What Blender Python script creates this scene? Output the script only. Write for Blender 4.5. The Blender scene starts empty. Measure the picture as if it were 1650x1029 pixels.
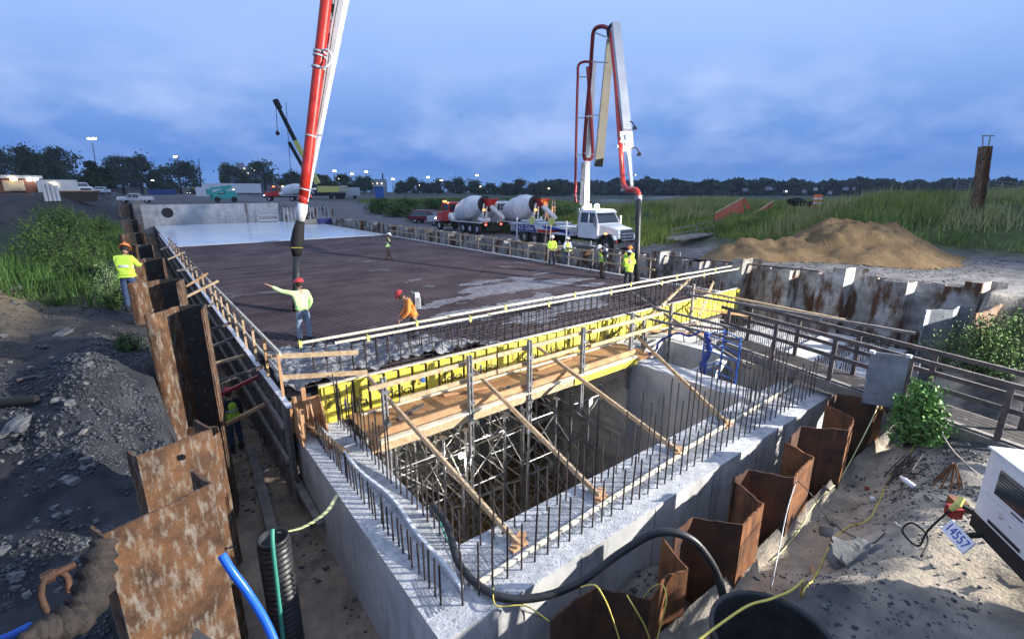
import bpy, math, random
import numpy as np
from mathutils import Vector, Matrix, Euler
random.seed(7); rng = np.random.default_rng(7)
PI = math.pi
S = bpy.context.scene
C = S.collection

# ------------------------------------------------------------------ camera
F, CH, HOR, YAW = 773.0, 4.2, 307.5, math.radians(37.8)
PIT = math.atan((514.5-HOR)/F)
cam = bpy.data.objects.new('camera', bpy.data.cameras.new('camera')); C.objects.link(cam)
cam.location = (0, 0, CH)
cam.rotation_euler = Euler((PI/2-PIT, 0, -YAW), 'XYZ')
cam.data.sensor_width = 36; cam.data.lens = 36*F/1650
cam.data.clip_start = .05; cam.data.clip_end = 4000
S.camera = cam

# ------------------------------------------------------------------ dusk sky
W = bpy.data.worlds.new('World'); S.world = W; W.use_nodes = True
nt = W.node_tree; N = nt.nodes; L = nt.links
bg = N['Background']
tc = N.new('ShaderNodeTexCoord'); sep = N.new('ShaderNodeSeparateXYZ'); L.new(tc.outputs['Generated'], sep.inputs[0])
ramp = N.new('ShaderNodeValToRGB'); L.new(sep.outputs['Z'], ramp.inputs[0])
el = ramp.color_ramp.elements
el[0].position = 0; el[0].color = (.125,.275,.62,1)
el[1].position = 1; el[1].color = (.50,.62,.90,1)
for p, c in ((.05,(.085,.215,.58)), (.14,(.17,.315,.67)), (.24,(.27,.43,.80)), (.38,(.38,.53,.87))):
    e = el.new(p); e.color = (*c, 1)
mp = N.new('ShaderNodeMapping'); mp.inputs['Scale'].default_value = (1.5,1.5,3.4); L.new(tc.outputs['Generated'], mp.inputs[0])
mp.inputs['Location'].default_value = (.35,.1,.2)
n1 = N.new('ShaderNodeTexNoise'); n1.inputs['Scale'].default_value = 3.0; n1.inputs['Detail'].default_value = 9; n1.inputs['Roughness'].default_value = .56
L.new(mp.outputs[0], n1.inputs['Vector'])
cr = N.new('ShaderNodeValToRGB'); L.new(n1.outputs[0], cr.inputs[0])
cr.color_ramp.elements[0].position = .45; cr.color_ramp.elements[1].position = .68
# clouds live in a band above the horizon
band = N.new('ShaderNodeValToRGB'); L.new(sep.outputs['Z'], band.inputs[0])
be = band.color_ramp.elements; be[0].position = .015; be[0].color = (0,0,0,1); be[1].position = .75; be[1].color = (.0,.0,.0,1)
for p, v in ((.05,.55),(.10,.8),(.19,.75),(.25,.25),(.34,.10)):
    e = be.new(p); e.color = (v,v,v,1)
mu = N.new('ShaderNodeMath'); mu.operation = 'MULTIPLY'; L.new(cr.outputs[0], mu.inputs[0]); L.new(band.outputs[0], mu.inputs[1])
mx = N.new('ShaderNodeMixRGB'); L.new(mu.outputs[0], mx.inputs[0]); L.new(ramp.outputs[0], mx.inputs[1]); mx.inputs[2].default_value = (.38,.50,.82,1)
n2 = N.new('ShaderNodeTexNoise'); n2.inputs['Scale'].default_value = 1.1; n2.inputs['Detail'].default_value = 4
mp2 = N.new('ShaderNodeMapping'); mp2.inputs['Scale'].default_value = (1,1,2.5); mp2.inputs['Location'].default_value = (2,0,0)
L.new(tc.outputs['Generated'], mp2.inputs[0]); L.new(mp2.outputs[0], n2.inputs['Vector'])
cr2 = N.new('ShaderNodeValToRGB'); L.new(n2.outputs[0], cr2.inputs[0]); cr2.color_ramp.elements[0].position = .35; cr2.color_ramp.elements[1].position = .7
cr2.color_ramp.elements[0].color = (.94,.955,.98,1); cr2.color_ramp.elements[1].color = (1.03,1.025,1.01,1)
m2 = N.new('ShaderNodeMixRGB'); m2.blend_type = 'MULTIPLY'; m2.inputs[0].default_value = 1
L.new(mx.outputs[0], m2.inputs[1]); L.new(cr2.outputs[0], m2.inputs[2]); L.new(m2.outputs[0], bg.inputs[0])
bg.inputs[1].default_value = 1.28

S.view_settings.view_transform = 'Standard'; S.view_settings.look = 'None'; S.view_settings.exposure = 0; S.view_settings.gamma = 1
S.cycles.max_bounces = 5

# assumed flood light, placed by the shadow directions, that lights the near half of the site (its added mast stands unseen to the right, see assumed_light_tower)
LAMP = Vector((27, -13, 9.3))
ld = bpy.data.lights.new('assumed_flood_light', 'SPOT'); ld.energy = 128000; ld.color = (1,.95,.87); ld.spot_size = math.radians(128); ld.spot_blend = 1.0; ld.shadow_soft_size = .22
lo = bpy.data.objects.new('assumed_flood_light', ld); C.objects.link(lo); lo.location = LAMP
lo.rotation_euler = (Vector((5,5.5,-1))-LAMP).to_track_quat('-Z','Y').to_euler()

# ------------------------------------------------------------------ helpers
def ray(u, v):
    x, y = u-825., 514.5-v
    fh = F*math.cos(PIT)+y*math.sin(PIT); z = -F*math.sin(PIT)+y*math.cos(PIT)
    return Vector((math.cos(YAW)*x+math.sin(YAW)*fh, -math.sin(YAW)*x+math.cos(YAW)*fh, z))
def gp(u, v, z):
    d = ray(u, v); t = (z-CH)/d.z; return Vector((d.x*t, d.y*t, z))
def dp(u, v, dist):
    d = ray(u, v); t = dist/math.hypot(d.x, d.y); return Vector((d.x*t, d.y*t, CH+d.z*t))
def yp(u, v, y):
    d = ray(u, v); t = y/d.y; return Vector((d.x*t, y, CH+d.z*t))
def tag(o, label=None, cat=None, group=None, kind=None):
    if label: o['label'] = label
    if cat: o['category'] = cat
    if group: o['group'] = group
    if kind: o['kind'] = kind
    return o
def empty(name, loc, rz=0, label=None, cat=None, group=None):
    o = bpy.data.objects.new(name, None); C.objects.link(o); o.location = loc; o.rotation_euler.z = rz
    o.empty_display_size = .2
    return tag(o, label, cat, group)
def copy_tree(o, loc=None, rz=None, label=None, group=None, parent=None):
    c = o.copy(); C.objects.link(c); c.parent = parent
    for ch in list(o.children): copy_tree(ch, parent=c)
    if loc is not None: c.location = loc
    if rz is not None: c.rotation_euler.z = rz
    if label: c['label'] = label
    if group: c['group'] = group
    return c
def basis(d, up=Vector((0,0,1))):
    d = Vector(d).normalized()
    if abs(d.dot(up)) > .999: up = Vector((0,1,0))
    s = d.cross(up).normalized(); return d, s, s.cross(d).normalized()
class MB:
    def __init__(s): s.v = []; s.f = []; s.m = []; s.mi = 0
    def add(s, vs, fs):
        b = len(s.v); s.v += [tuple(p) for p in vs]; s.f += [tuple(b+i for i in f) for f in fs]; s.m += [s.mi]*len(fs)
        return s
    def hexa(s, p):   # 8 points: bottom 4 ccw, top 4 ccw
        return s.add(p, [(3,2,1,0),(4,5,6,7),(0,1,5,4),(1,2,6,5),(2,3,7,6),(3,0,4,7)])
    def box(s, c, sz, rz=0, R=None):
        c = Vector(c); h = Vector(sz)/2
        M = R if R is not None else Matrix.Rotation(rz, 3, 'Z')
        return s.hexa([c+M@Vector((h.x*a, h.y*b, h.z*d)) for d in (-1,1) for a,b in ((-1,-1),(1,-1),(1,1),(-1,1))])
    def b2(s, x0, x1, y0, y1, z0, z1):
        return s.box(((x0+x1)/2,(y0+y1)/2,(z0+z1)/2), (abs(x1-x0),abs(y1-y0),abs(z1-z0)))
    def beam(s, p, q, w, h, w2=None, h2=None, up=Vector((0,0,1))):   # rectangular bar p->q, w sideways, h up
        p, q = Vector(p), Vector(q); d, sd, u = basis(q-p, up)
        w2 = w if w2 is None else w2; h2 = h if h2 is None else h2
        return s.hexa([p-sd*w/2-u*h/2, p+sd*w/2-u*h/2, p+sd*w/2+u*h/2, p-sd*w/2+u*h/2,
                       q-sd*w2/2-u*h2/2, q+sd*w2/2-u*h2/2, q+sd*w2/2+u*h2/2, q-sd*w2/2+u*h2/2])
    def tube(s, pts, r, n=8, caps=True):
        pts = [Vector(p) for p in pts]; rs = r if isinstance(r, (list,tuple)) else [r]*len(pts)
        vs = []; fs = []; u = None
        for i, p in enumerate(pts):
            d = (pts[min(i+1,len(pts)-1)]-pts[max(i-1,0)])
            d = d.normalized() if d.length > 1e-9 else Vector((0,0,1))
            if u is None: u = basis(d)[1]
            else:
                u = (u-d*u.dot(d)); u = u.normalized() if u.length > 1e-6 else basis(d)[1]
            w = d.cross(u)
            for k in range(n):
                a = 2*PI*k/n; vs.append(p+(u*math.cos(a)+w*math.sin(a))*rs[i])
        for i in range(len(pts)-1):
            for k in range(n):
                a, b = i*n+k, i*n+(k+1)%n; fs.append((a,b,b+n,a+n))
        if caps: fs += [tuple(range(n-1,-1,-1)), tuple((len(pts)-1)*n+k for k in range(n))]
        return s.add(vs, fs)
    def lathe(s, o, ax, prof, n=20):     # prof: (distance along axis, radius)
        o = Vector(o); d, a, b = basis(ax)
        vs = [o+d*t+(a*math.cos(2*PI*k/n)+b*math.sin(2*PI*k/n))*r for t, r in prof for k in range(n)]
        fs = [(i*n+k, i*n+(k+1)%n, (i+1)*n+(k+1)%n, (i+1)*n+k) for i in range(len(prof)-1) for k in range(n)]
        return s.add(vs, fs)
    def prism(s, poly, x0, x1):          # poly in (y,z), extruded along x
        n = len(poly)
        vs = [(x0,y,z) for y,z in poly]+[(x1,y,z) for y,z in poly]
        return s.add(vs, [tuple(range(n)), tuple(range(2*n-1,n-1,-1))]+[(i,i+n,(i+1)%n+n,(i+1)%n) for i in range(n)])
    def wallpath(s, pts, z0, tops, th=.02):   # thin bent plate standing on end; tops one z per point
        pts = [Vector((p[0],p[1],0)) for p in pts]; nn = []
        for i in range(len(pts)):
            d = (pts[min(i+1,len(pts)-1)]-pts[max(i-1,0)]).normalized(); nn.append(Vector((-d.y,d.x,0))*th/2)
        vs = []
        for p, n_, t in zip(pts, nn, tops):
            vs += [(p.x-n_.x,p.y-n_.y,z0),(p.x+n_.x,p.y+n_.y,z0),(p.x+n_.x,p.y+n_.y,t),(p.x-n_.x,p.y-n_.y,t)]
        fs = []
        for i in range(len(pts)-1):
            a = i*4; b = a+4
            fs += [(a,b,b+3,a+3),(a+1,a+2,b+2,b+1),(a+3,b+3,b+2,a+2)]
        e = (len(pts)-1)*4
        fs += [(0,3,2,1),(e,e+1,e+2,e+3)]
        return s.add(vs, fs)
    def build(s, name, mat, parent=None, smooth=False, local=False, bevel=0, auto=None):
        off = Vector((0,0,0))
        if parent is not None and not local: off = Vector(parent.location)
        me = bpy.data.meshes.new(name)
        me.from_pydata([tuple(Vector(p)-off) for p in s.v], [], s.f)
        mats = mat if isinstance(mat, (list,tuple)) else [mat]
        for m_ in mats: me.materials.append(m_)
        if len(mats) > 1: me.polygons.foreach_set('material_index', s.m)
        if smooth: me.polygons.foreach_set('use_smooth', [True]*len(me.polygons))
        me.update()
        o = bpy.data.objects.new(name, me); C.objects.link(o)
        if parent is not None: o.parent = parent
        if bevel:
            b = o.modifiers.new('bevel','BEVEL'); b.width = bevel; b.segments = 2; b.limit_method = 'ANGLE'; b.angle_limit = .7
        return o
def mb_at_base(s, name, mat, label, cat, group=None, kind=None, **k):
    """one-mesh thing whose origin sits at its own base centre"""
    a = np.array(s.v); lo_ = a.min(0); hi = a.max(0)
    base = Vector(((lo_[0]+hi[0])/2, (lo_[1]+hi[1])/2, lo_[2]))
    s.v = [tuple(Vector(p)-base) for p in s.v]
    o = s.build(name, mat, **k); o.location = base
    return tag(o, label, cat, group, kind)
MB.thing = mb_at_base
def npmesh(name, V_, F_, mat, kind=None):
    """fast mesh from arrays: V (n,3), F (m,k)"""
    me = bpy.data.meshes.new(name); n, k = F_.shape
    me.vertices.add(len(V_)); me.vertices.foreach_set('co', V_.astype(np.float32).ravel())
    me.loops.add(n*k); me.loops.foreach_set('vertex_index', F_.astype(np.int32).ravel())
    me.polygons.add(n); me.polygons.foreach_set('loop_start', np.arange(0,n*k,k,dtype=np.int32))
    me.update(calc_edges=True)
    for m_ in (mat if isinstance(mat,(list,tuple)) else [mat]): me.materials.append(m_)
    o = bpy.data.objects.new(name, me); C.objects.link(o)
    if kind: o['kind'] = kind
    return o

def vn(x, y, seed=0):
    x = np.asarray(x, float); y = np.asarray(y, float)
    xi = np.floor(x).astype(np.int64); yi = np.floor(y).astype(np.int64); fx = x-xi; fy = y-yi
    fx = fx*fx*(3-2*fx); fy = fy*fy*(3-2*fy)
    def h(a, b):
        n = (a*374761393+b*668265263+seed*1442695041) & 0xffffffff
        n = ((n ^ (n >> 13))*1274126177) & 0xffffffff
        return ((n ^ (n >> 16)) & 0xffff)/65535.
    return (h(xi,yi)*(1-fx)+h(xi+1,yi)*fx)*(1-fy)+(h(xi,yi+1)*(1-fx)+h(xi+1,yi+1)*fx)*fy
def fbm(x, y, o=4, seed=0):
    t = 0; a = .5
    for i in range(o): t = t+a*(vn(x, y, seed+i)-.5); x = x*2.03+7.1; y = y*2.03+3.7; a *= .5
    return t*2
def sm(a, b, x):
    t = np.clip((x-a)/(b-a), 0, 1); return t*t*(3-2*t)

# ------------------------------------------------------------------ materials
def mat(name, c1, c2=None, scale=6, rough=.8, metal=0, bump=0, bscale=None, c3=None, t3=.6, s3=None, str3=(1,1,1), emit=None, estr=0, lo_=.35, hi=.65, attr=None, spec=.4, strv=(1,1,1), alpha=None, bdist=.02, w3=.05):
    m = bpy.data.materials.new(name); m.use_nodes = True; n = m.node_tree.nodes; l = m.node_tree.links; b = n['Principled BSDF']
    b.inputs['Roughness'].default_value = rough; b.inputs['Metallic'].default_value = metal
    b.inputs['Specular IOR Level'].default_value = spec
    g = n.new('ShaderNodeNewGeometry'); src = g.outputs['Position']
    def nz(sc, det=5, st=(1,1,1)):
        v = src
        if st != (1,1,1):
            q = n.new('ShaderNodeMapping'); q.inputs['Scale'].default_value = st; l.new(src, q.inputs[0]); v = q.outputs[0]
        t = n.new('ShaderNodeTexNoise'); t.inputs['Scale'].default_value = sc; t.inputs['Detail'].default_value = det; t.inputs['Roughness'].default_value = .65; l.new(v, t.inputs['Vector']); return t
    col = None
    if c2 is not None:
        t = nz(scale, 6, strv); r = n.new('ShaderNodeValToRGB'); l.new(t.outputs[0], r.inputs[0])
        r.color_ramp.elements[0].position = lo_; r.color_ramp.elements[1].position = hi
        r.color_ramp.elements[0].color = (*c1,1); r.color_ramp.elements[1].color = (*c2,1); col = r.outputs[0]
    if attr:
        at = n.new('ShaderNodeAttribute'); at.attribute_name = attr
        if col is None: col = at.outputs['Color']
        else:
            q = n.new('ShaderNodeMixRGB'); q.blend_type = 'MULTIPLY'; q.inputs[0].default_value = 1; l.new(at.outputs['Color'], q.inputs[1]); l.new(col, q.inputs[2]); col = q.outputs[0]
    if c3 is not None:
        t = nz(s3 or scale*2.3, 7, str3); r = n.new('ShaderNodeValToRGB'); l.new(t.outputs[0], r.inputs[0])
        r.color_ramp.elements[0].position = t3; r.color_ramp.elements[1].position = min(1, t3+w3)
        q = n.new('ShaderNodeMixRGB'); l.new(r.outputs[0], q.inputs[0])
        if col is None: q.inputs[1].default_value = (*c1,1)
        else: l.new(col, q.inputs[1])
        q.inputs[2].default_value = (*c3,1); col = q.outputs[0]
    if col is None: b.inputs['Base Color'].default_value = (*c1,1)
    else: l.new(col, b.inputs['Base Color'])
    if bump:
        t = nz(bscale or scale*4, 6); p = n.new('ShaderNodeBump'); p.inputs['Strength'].default_value = bump; p.inputs['Distance'].default_value = bdist
        l.new(t.outputs[0], p.inputs['Height']); l.new(p.outputs[0], b.inputs['Normal'])
    if emit: b.inputs['Emission Color'].default_value = (*emit,1); b.inputs['Emission Strength'].default_value = estr
    return m
K = {}
K['ground'] = mat('ground_soil', (.55,.55,.58), (1.25,1.2,1.15), 1.7, .95, bump=.8, bscale=14, attr='col', spec=.15, bdist=.04, c3=(.17,.17,.17), t3=.69, s3=9)
K['conc'] = mat('wall_concrete', (.36,.365,.37), (.54,.53,.51), 1.6, .85, bump=.25, bscale=30, c3=(.22,.22,.21), t3=.54, w3=.18, s3=2.2, str3=(1,1,.25))
K['conctop'] = mat('raked_concrete', (.32,.33,.35), (.54,.54,.54), 5, .9, bump=.8, bscale=26, bdist=.03, c3=(.19,.195,.21), t3=.56, s3=14, w3=.10)
K['pour'] = mat('fresh_concrete', (.60,.64,.70), (.78,.81,.86), .5, .16, bump=.12, bscale=3, strv=(.5,2.5,1), spec=.6, c3=(.3,.32,.35), t3=.66, s3=.8, str3=(.4,2.2,1))
K['slurry'] = mat('concrete_slurry', (.16,.16,.17), (.35,.35,.355), 5, .6, bump=1, bscale=22, bdist=.05, c3=(.10,.10,.11), t3=.58, s3=7)
K['mud'] = mat('mud_slab', (.012,.011,.016), (.03,.026,.034), .5, .6, bump=.2, bscale=8, c3=(.07,.065,.075), t3=.64, s3=.35)
K['rebar'] = mat('dark_rebar', (.03,.028,.03), (.07,.05,.045), 8, .6, metal=.3)
K['mat'] = mat('rebar_mat_steel', (.045,.034,.043), (.10,.078,.09), .35, .55, metal=.4, c3=(.14,.14,.16), t3=.60, s3=.25)
K['rustL'] = mat('splashed_rust', (.045,.022,.012), (.15,.07,.03), 3, .8, bump=.6, bscale=24, c3=(.25,.23,.19), t3=.50, s3=8, str3=(1.6,1.6,.5), w3=.22)
K['rustD'] = mat('dark_steel_and_shade', (.012,.011,.011), (.035,.028,.024), 5, .7, bump=.4, bscale=18, c3=(.13,.14,.15), t3=.62, s3=6)  # black base carries the hollow's shade on left pile webs, pale splashes are real
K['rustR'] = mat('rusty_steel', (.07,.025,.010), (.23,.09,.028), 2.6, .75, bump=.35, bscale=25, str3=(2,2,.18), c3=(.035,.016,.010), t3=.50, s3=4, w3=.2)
K['rustG'] = mat('whitened_sheet_steel', (.16,.14,.12), (.50,.49,.46), 1.6, .85, bump=.4, bscale=20, c3=(.09,.038,.016), t3=.47, s3=1.6, str3=(1.3,1.3,.4), w3=.12)
K['greysteel'] = mat('grey_coated_steel', (.13,.15,.17), (.26,.28,.30), 3, .7, bump=.4, bscale=18, c3=(.17,.10,.06), t3=.66)
K['wood'] = mat('pale_timber', (.36,.24,.13), (.58,.43,.27), 3, .75, strv=(3,3,3), c3=(.20,.12,.06), t3=.68, s3=10, bump=.1)
K['woodgrey'] = mat('weathered_timber', (.12,.11,.105), (.25,.22,.20), 4, .85, bump=.2)
K['wooddark'] = mat('dark_wet_timber', (.045,.04,.045), (.13,.10,.09), 4, .8, bump=.2)
K['woodo'] = mat('orange_timber', (.34,.175,.08), (.52,.31,.16), 3, .7, c3=(.25,.11,.05), t3=.66, s3=7)
K['ply'] = mat('orange_plywood', (.24,.11,.045), (.42,.23,.10), 1.6, .6, c3=(.13,.06,.03), t3=.62, s3=3)
K['yellow'] = mat('yellow_board', (.50,.42,.04), (.70,.60,.09), 2.5, .6, c3=(.36,.31,.12), t3=.56, s3=5, w3=.15)
K['cream'] = mat('cream_lumber', (.55,.49,.36), (.70,.64,.50), 3, .7)
K['pvc'] = mat('white_strip', (.55,.56,.58), (.70,.70,.70), 5, .5)
K['galv'] = mat('galvanised_tube', (.17,.175,.185), (.33,.335,.34), 5, .45, metal=.6)
K['steelgrey'] = mat('grey_waler_steel', (.20,.21,.22), (.36,.36,.37), 5, .55, metal=.4)
K['black'] = mat('black_rubber', (.012,.012,.014), (.03,.03,.032), 6, .42, bump=.1)
K['sleeve'] = mat('muddy_rubber', (.012,.011,.011), (.045,.034,.028), 9, .8, bump=.8, bscale=16, bdist=.04)
K['blackm'] = mat('black_matt', (.012,.012,.013), rough=.8)
K['red'] = mat('red_pipe_paint', (.40,.018,.015), (.56,.04,.022), 3, .38, c3=(.24,.09,.07), t3=.60, s3=7, w3=.12, bump=.15)
K['rustW'] = mat('dark_rust_and_shade', (.022,.011,.008), (.085,.034,.015), 2.6, .75, bump=.35, bscale=25, c3=(.14,.055,.02), t3=.55, s3=4, str3=(2,2,.18), w3=.2)  # darker copy of the pile rust; web shade is put into this colour
K['redd'] = mat('dark_red_paint', (.20,.015,.02), (.32,.03,.03), 4, .4)
K['redcab'] = mat('red_truck_paint', (.42,.02,.02), (.5,.03,.02), 3, .3)
K['maroon'] = mat('maroon_paint', (.16,.015,.03), rough=.3)
K['white'] = mat('white_paint', (.62,.62,.62), (.76,.76,.76), 2, .42, c3=(.38,.35,.31), t3=.60, s3=4, w3=.15)
K['tan'] = mat('tan_boom_paint', (.42,.37,.27), (.5,.45,.34), 3, .5)
K['drum'] = mat('mixer_drum_white', (.50,.52,.55), (.68,.69,.71), 1.2, .55, c3=(.33,.33,.33), t3=.56, s3=3, w3=.18)
K['chrome'] = mat('bright_metal', (.6,.6,.62), rough=.2, metal=1)
K['glass'] = mat('dark_glass', (.02,.03,.04), rough=.08, spec=.9)
K['tyre'] = mat('tyre_rubber', (.015,.015,.016), rough=.75)
K['blue'] = mat('blue_hose', (.02,.13,.60), rough=.3)
K['bluep'] = mat('blue_paint', (.02,.09,.35), (.04,.14,.45), 5, .5)
K['navy'] = mat('navy_panel', (.02,.04,.20), rough=.4)
K['green'] = mat('green_hose', (.05,.26,.19), rough=.5)
K['teal'] = mat('teal_paint', (.03,.30,.27), (.05,.4,.35), 5, .5)
K['cord'] = mat('yellow_cord', (.62,.50,.10), rough=.6)
K['pinkcord'] = mat('pale_cord', (.55,.45,.38), rough=.6)
K['strap'] = mat('lime_strap', (.62,.62,.30), rough=.7)
K['yclip'] = mat('yellow_clip', (.62,.58,.16), rough=.6)
K['sand'] = mat('sand_heap', (.115,.078,.042), (.19,.132,.072), .8, .95, bump=1, bscale=9, bdist=.06, c3=(.11,.075,.045), t3=.60, s3=2.5, spec=.1)
K['rock'] = mat('grey_rock', (.06,.063,.068), (.17,.17,.165), 3, .9, bump=.6, bscale=12)
K['leaf'] = mat('bush_leaf', (.06,.16,.03), (.16,.32,.07), 9, .6, spec=.3)
K['scrub'] = mat('scrub_leaf', (.02,.06,.016), (.10,.18,.04), 1.5, .7, spec=.2)
K['scrubp'] = mat('pale_scrub_leaf', (.14,.22,.09), (.26,.34,.16), 4, .7, spec=.2)
K['treeleaf'] = mat('tree_foliage', (.014,.032,.014), (.05,.085,.03), .25, .8, spec=.1)
K['fartree'] = mat('far_wood_foliage', (.02,.04,.03), (.04,.07,.05), .08, .9, spec=.05)
K['grass'] = mat('tall_grass', (.07,.13,.025), (.27,.34,.08), .35, .8, spec=.15, attr=None, c3=(.24,.25,.11), t3=.60, s3=1.3)
K['drygrass'] = mat('dry_grass', (.22,.24,.08), (.40,.38,.17), 1.5, .8, spec=.1)
K['bark'] = mat('bark', (.03,.025,.02), rough=.9)
K['brick'] = mat('brown_brick', (.10,.04,.03), (.16,.07,.05), 3, .9)
K['tanwall'] = mat('tan_siding', (.42,.36,.27), rough=.8)
K['bld'] = mat('pale_building', (.22,.25,.30), (.30,.33,.38), .3, .8)
K['ltgrey'] = mat('light_grey_panel', (.42,.44,.47), (.52,.54,.56), 1, .6)
K['bulbw'] = mat('white_lamp', (1,1,1), emit=(1,.96,.85), estr=22)
K['bulby'] = mat('sodium_lamp', (1,.8,.5), emit=(1,.78,.40), estr=16)
K['bulbo'] = mat('amber_lamp', (1,.4,.1), emit=(1,.32,.06), estr=9)
K['bulbr'] = mat('red_lamp', (1,.1,.1), emit=(1,.10,.06), estr=6)
K['winl'] = mat('lit_window', (1,.8,.5), emit=(1,.82,.5), estr=1.6)
K['orange'] = mat('orange_plastic', (.75,.17,.03), rough=.6)
K['netting'] = mat('orange_safety_net', (.55,.11,.05), (.66,.17,.08), 3, .8)
K['skin'] = mat('skin', (.42,.24,.16), rough=.6)
K['hiviz'] = mat('hiviz_yellow', (.50,.74,.06), (.58,.82,.10), 9, .8, bump=.4, bscale=14)
K['hiviz2'] = mat('pale_hiviz_green', (.55,.82,.30), (.62,.88,.40), 9, .8, bump=.4, bscale=14)
K['oshirt'] = mat('orange_shirt', (.80,.24,.04), (.88,.32,.07), 9, .8, bump=.4, bscale=14)
K['jeans'] = mat('faded_jeans', (.16,.21,.28), (.30,.35,.42), 9, .85)
K['djeans'] = mat('dark_jeans', (.03,.05,.11), (.05,.08,.16), 9, .85)
K['dark'] = mat('dark_trousers', (.015,.016,.025), (.03,.03,.04), 9, .85)
K['brown'] = mat('brown_work_clothes', (.09,.055,.035), (.14,.09,.06), 9, .85)
K['hred'] = mat('red_hard_hat', (.55,.05,.05), rough=.3)
K['hor'] = mat('orange_hard_hat', (.80,.22,.04), rough=.3)
K['hwh'] = mat('white_hard_hat', (.75,.75,.75), rough=.3)
K['reflect'] = mat('reflective_tape', (.55,.58,.60), rough=.3)
K['hair'] = mat('dark_hair', (.02,.015,.01), rough=.8)
K['plate'] = mat('licence_plate_white', (.75,.76,.78), rough=.4)
K['ink'] = mat('black_ink', (.01,.01,.012), rough=.7)
K['inkb'] = mat('blue_ink', (.02,.05,.35), rough=.6)
K['gravel'] = mat('blue_grey_gravel', (.025,.028,.034), (.095,.10,.11), 5, .9, bump=.5)
K['rope'] = mat('white_rope', (.55,.54,.5), rough=.8)
# ------------------------------------------------------------------ ground: one sheet out to the horizon
def axis(lo_, hi, st, far, gr=1.16):
    a = list(np.arange(lo_, hi+1e-6, st)); d = st
    while a[-1] < far: d *= gr; a.append(a[-1]+d)
    d = st; b = [a[0]]
    while b[-1] > -far: d *= gr; b.append(b[-1]-d)
    return np.array(b[:0:-1]+a)
def hground(x, y):
    x = np.asarray(x, float); y = np.asarray(y, float); r = np.hypot(x, y)
    far = 2*sm(62, 100, y)*(1-sm(60, 160, x-y*.35))
    z = far
    left = 1-sm(-.15, .35, x)
    zl = np.maximum(-.25+1.2*sm(6, 12.5, y)+.5*sm(25, 50, y), 0)*0+(-.25+1.2*sm(6.5, 12.5, y)+.25*sm(25,50,y))
    zl = zl*(1-sm(50, 90, y))+(2+1.65*(1-sm(-6,-2,x)))*sm(50, 74, y); zl = zl-2.4*(1-sm(4.7, 6.0, y+.2*x))
    zl = zl+.45*fbm(x*.5, y*.3, 4, 3)*sm(0,.9,-x)+.9*np.exp(-((x+3.6)**2/1.6+(y-19)**2/9))+.35*np.exp(-((x+1.1)**2/.35+(y-10.6)**2/3.5))
    # right hand side beyond the sheet wall
    zr = far+1.0*(1-sm(11, 17, y))*sm(14, 21, x)
    mound = sm(34, 46, x+.15*y)*(1-sm(22, 48, y-.42*(x-30)))*(1-sm(110, 190, x))
    zr = zr+mound*(2.3+.5*fbm(x*.07, y*.07, 3, 9))
    zr = zr+.6*sm(36,46,x)*sm(10,25,y)*(1-sm(60,120,y))*(1-mound)
    z = np.where(x > 10, zr, z)
    z = z*(1-left)+zl*left
    # in front of the rusty sheet piles: a slope up towards the camera side
    fr = (1-sm(2.62, 2.85, y))*sm(1.2, 1.8, x)
    zf = -1.65+1.15*sm(0,1,(2.7-y)/2.0)+.5*sm(0,1,(.7-y)/2.0)
    zf = zf+.36*np.exp(-((x-12.1)**2/.7+(y-1.95)**2/.5)); zf = zf+.9*sm(13.5, 20, x)*sm(-2,1.5,y)+(.16*fbm(x*1.1, y*1.1, 4, 5)+.30*np.exp(-((x-5.9)**2/.5+(y-1.55)**2/.22)))*sm(2.7,2.2,y)*-1*-1
    zf = zf*(1-sm(19.5,21.5,x))+sm(19.5,21.5,x)*1.0
    z = z*(1-fr)+zf*fr
    # excavation
    xw = x-.13*np.clip(14-y,0,12); inx = sm(-.12, .22, x)*(1-sm(21.05, 21.3, xw)); iny = sm(2.65, 2.85, y)*(1-sm(75.2, 75.5, y))
    ex = inx*iny
    fl = -2.65+.5*sm(2.4, 4.5, x)*(1-sm(3.9, 4.05, y))+.12*fbm(x*.9, y*.9, 4, 21)+.5*np.exp(-((x-5.6)**2/.6+(y-3.6)**2/.3))
    fl = fl+.8*sm(13,16,x)*(1-sm(10,12,y))*0
    pit = sm(3.1,3.2,x)*(1-sm(19,19.3,x))*sm(5.25,5.35,y)*(1-sm(19,20,y))
    fl = fl*(1-pit)+(-6.4)*pit*(1-sm(11.6,12,x))+pit*sm(11.6,12,x)*(-2.9)
    # the trench corner this side of the front wall
    z = z*(1-ex)+fl*ex
    cor = sm(.35,.5,x)*(1-sm(1.2,1.8,x))*(1-sm(2.62,2.85,y))*sm(-2,-1,y)
    z = z*(1-cor)+(-2.65)*cor
    rough = (1-sm(-.2,.3,x))+(1-sm(2.5,2.8,y))*sm(1.2,1.8,x)
    return z+.05*fbm(x*3, y*3, 3, 31)*(1-sm(60,120,r))+.085*np.abs(fbm(x*5.5, y*4, 3, 131))*rough*(1-sm(25,45,r))
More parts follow.
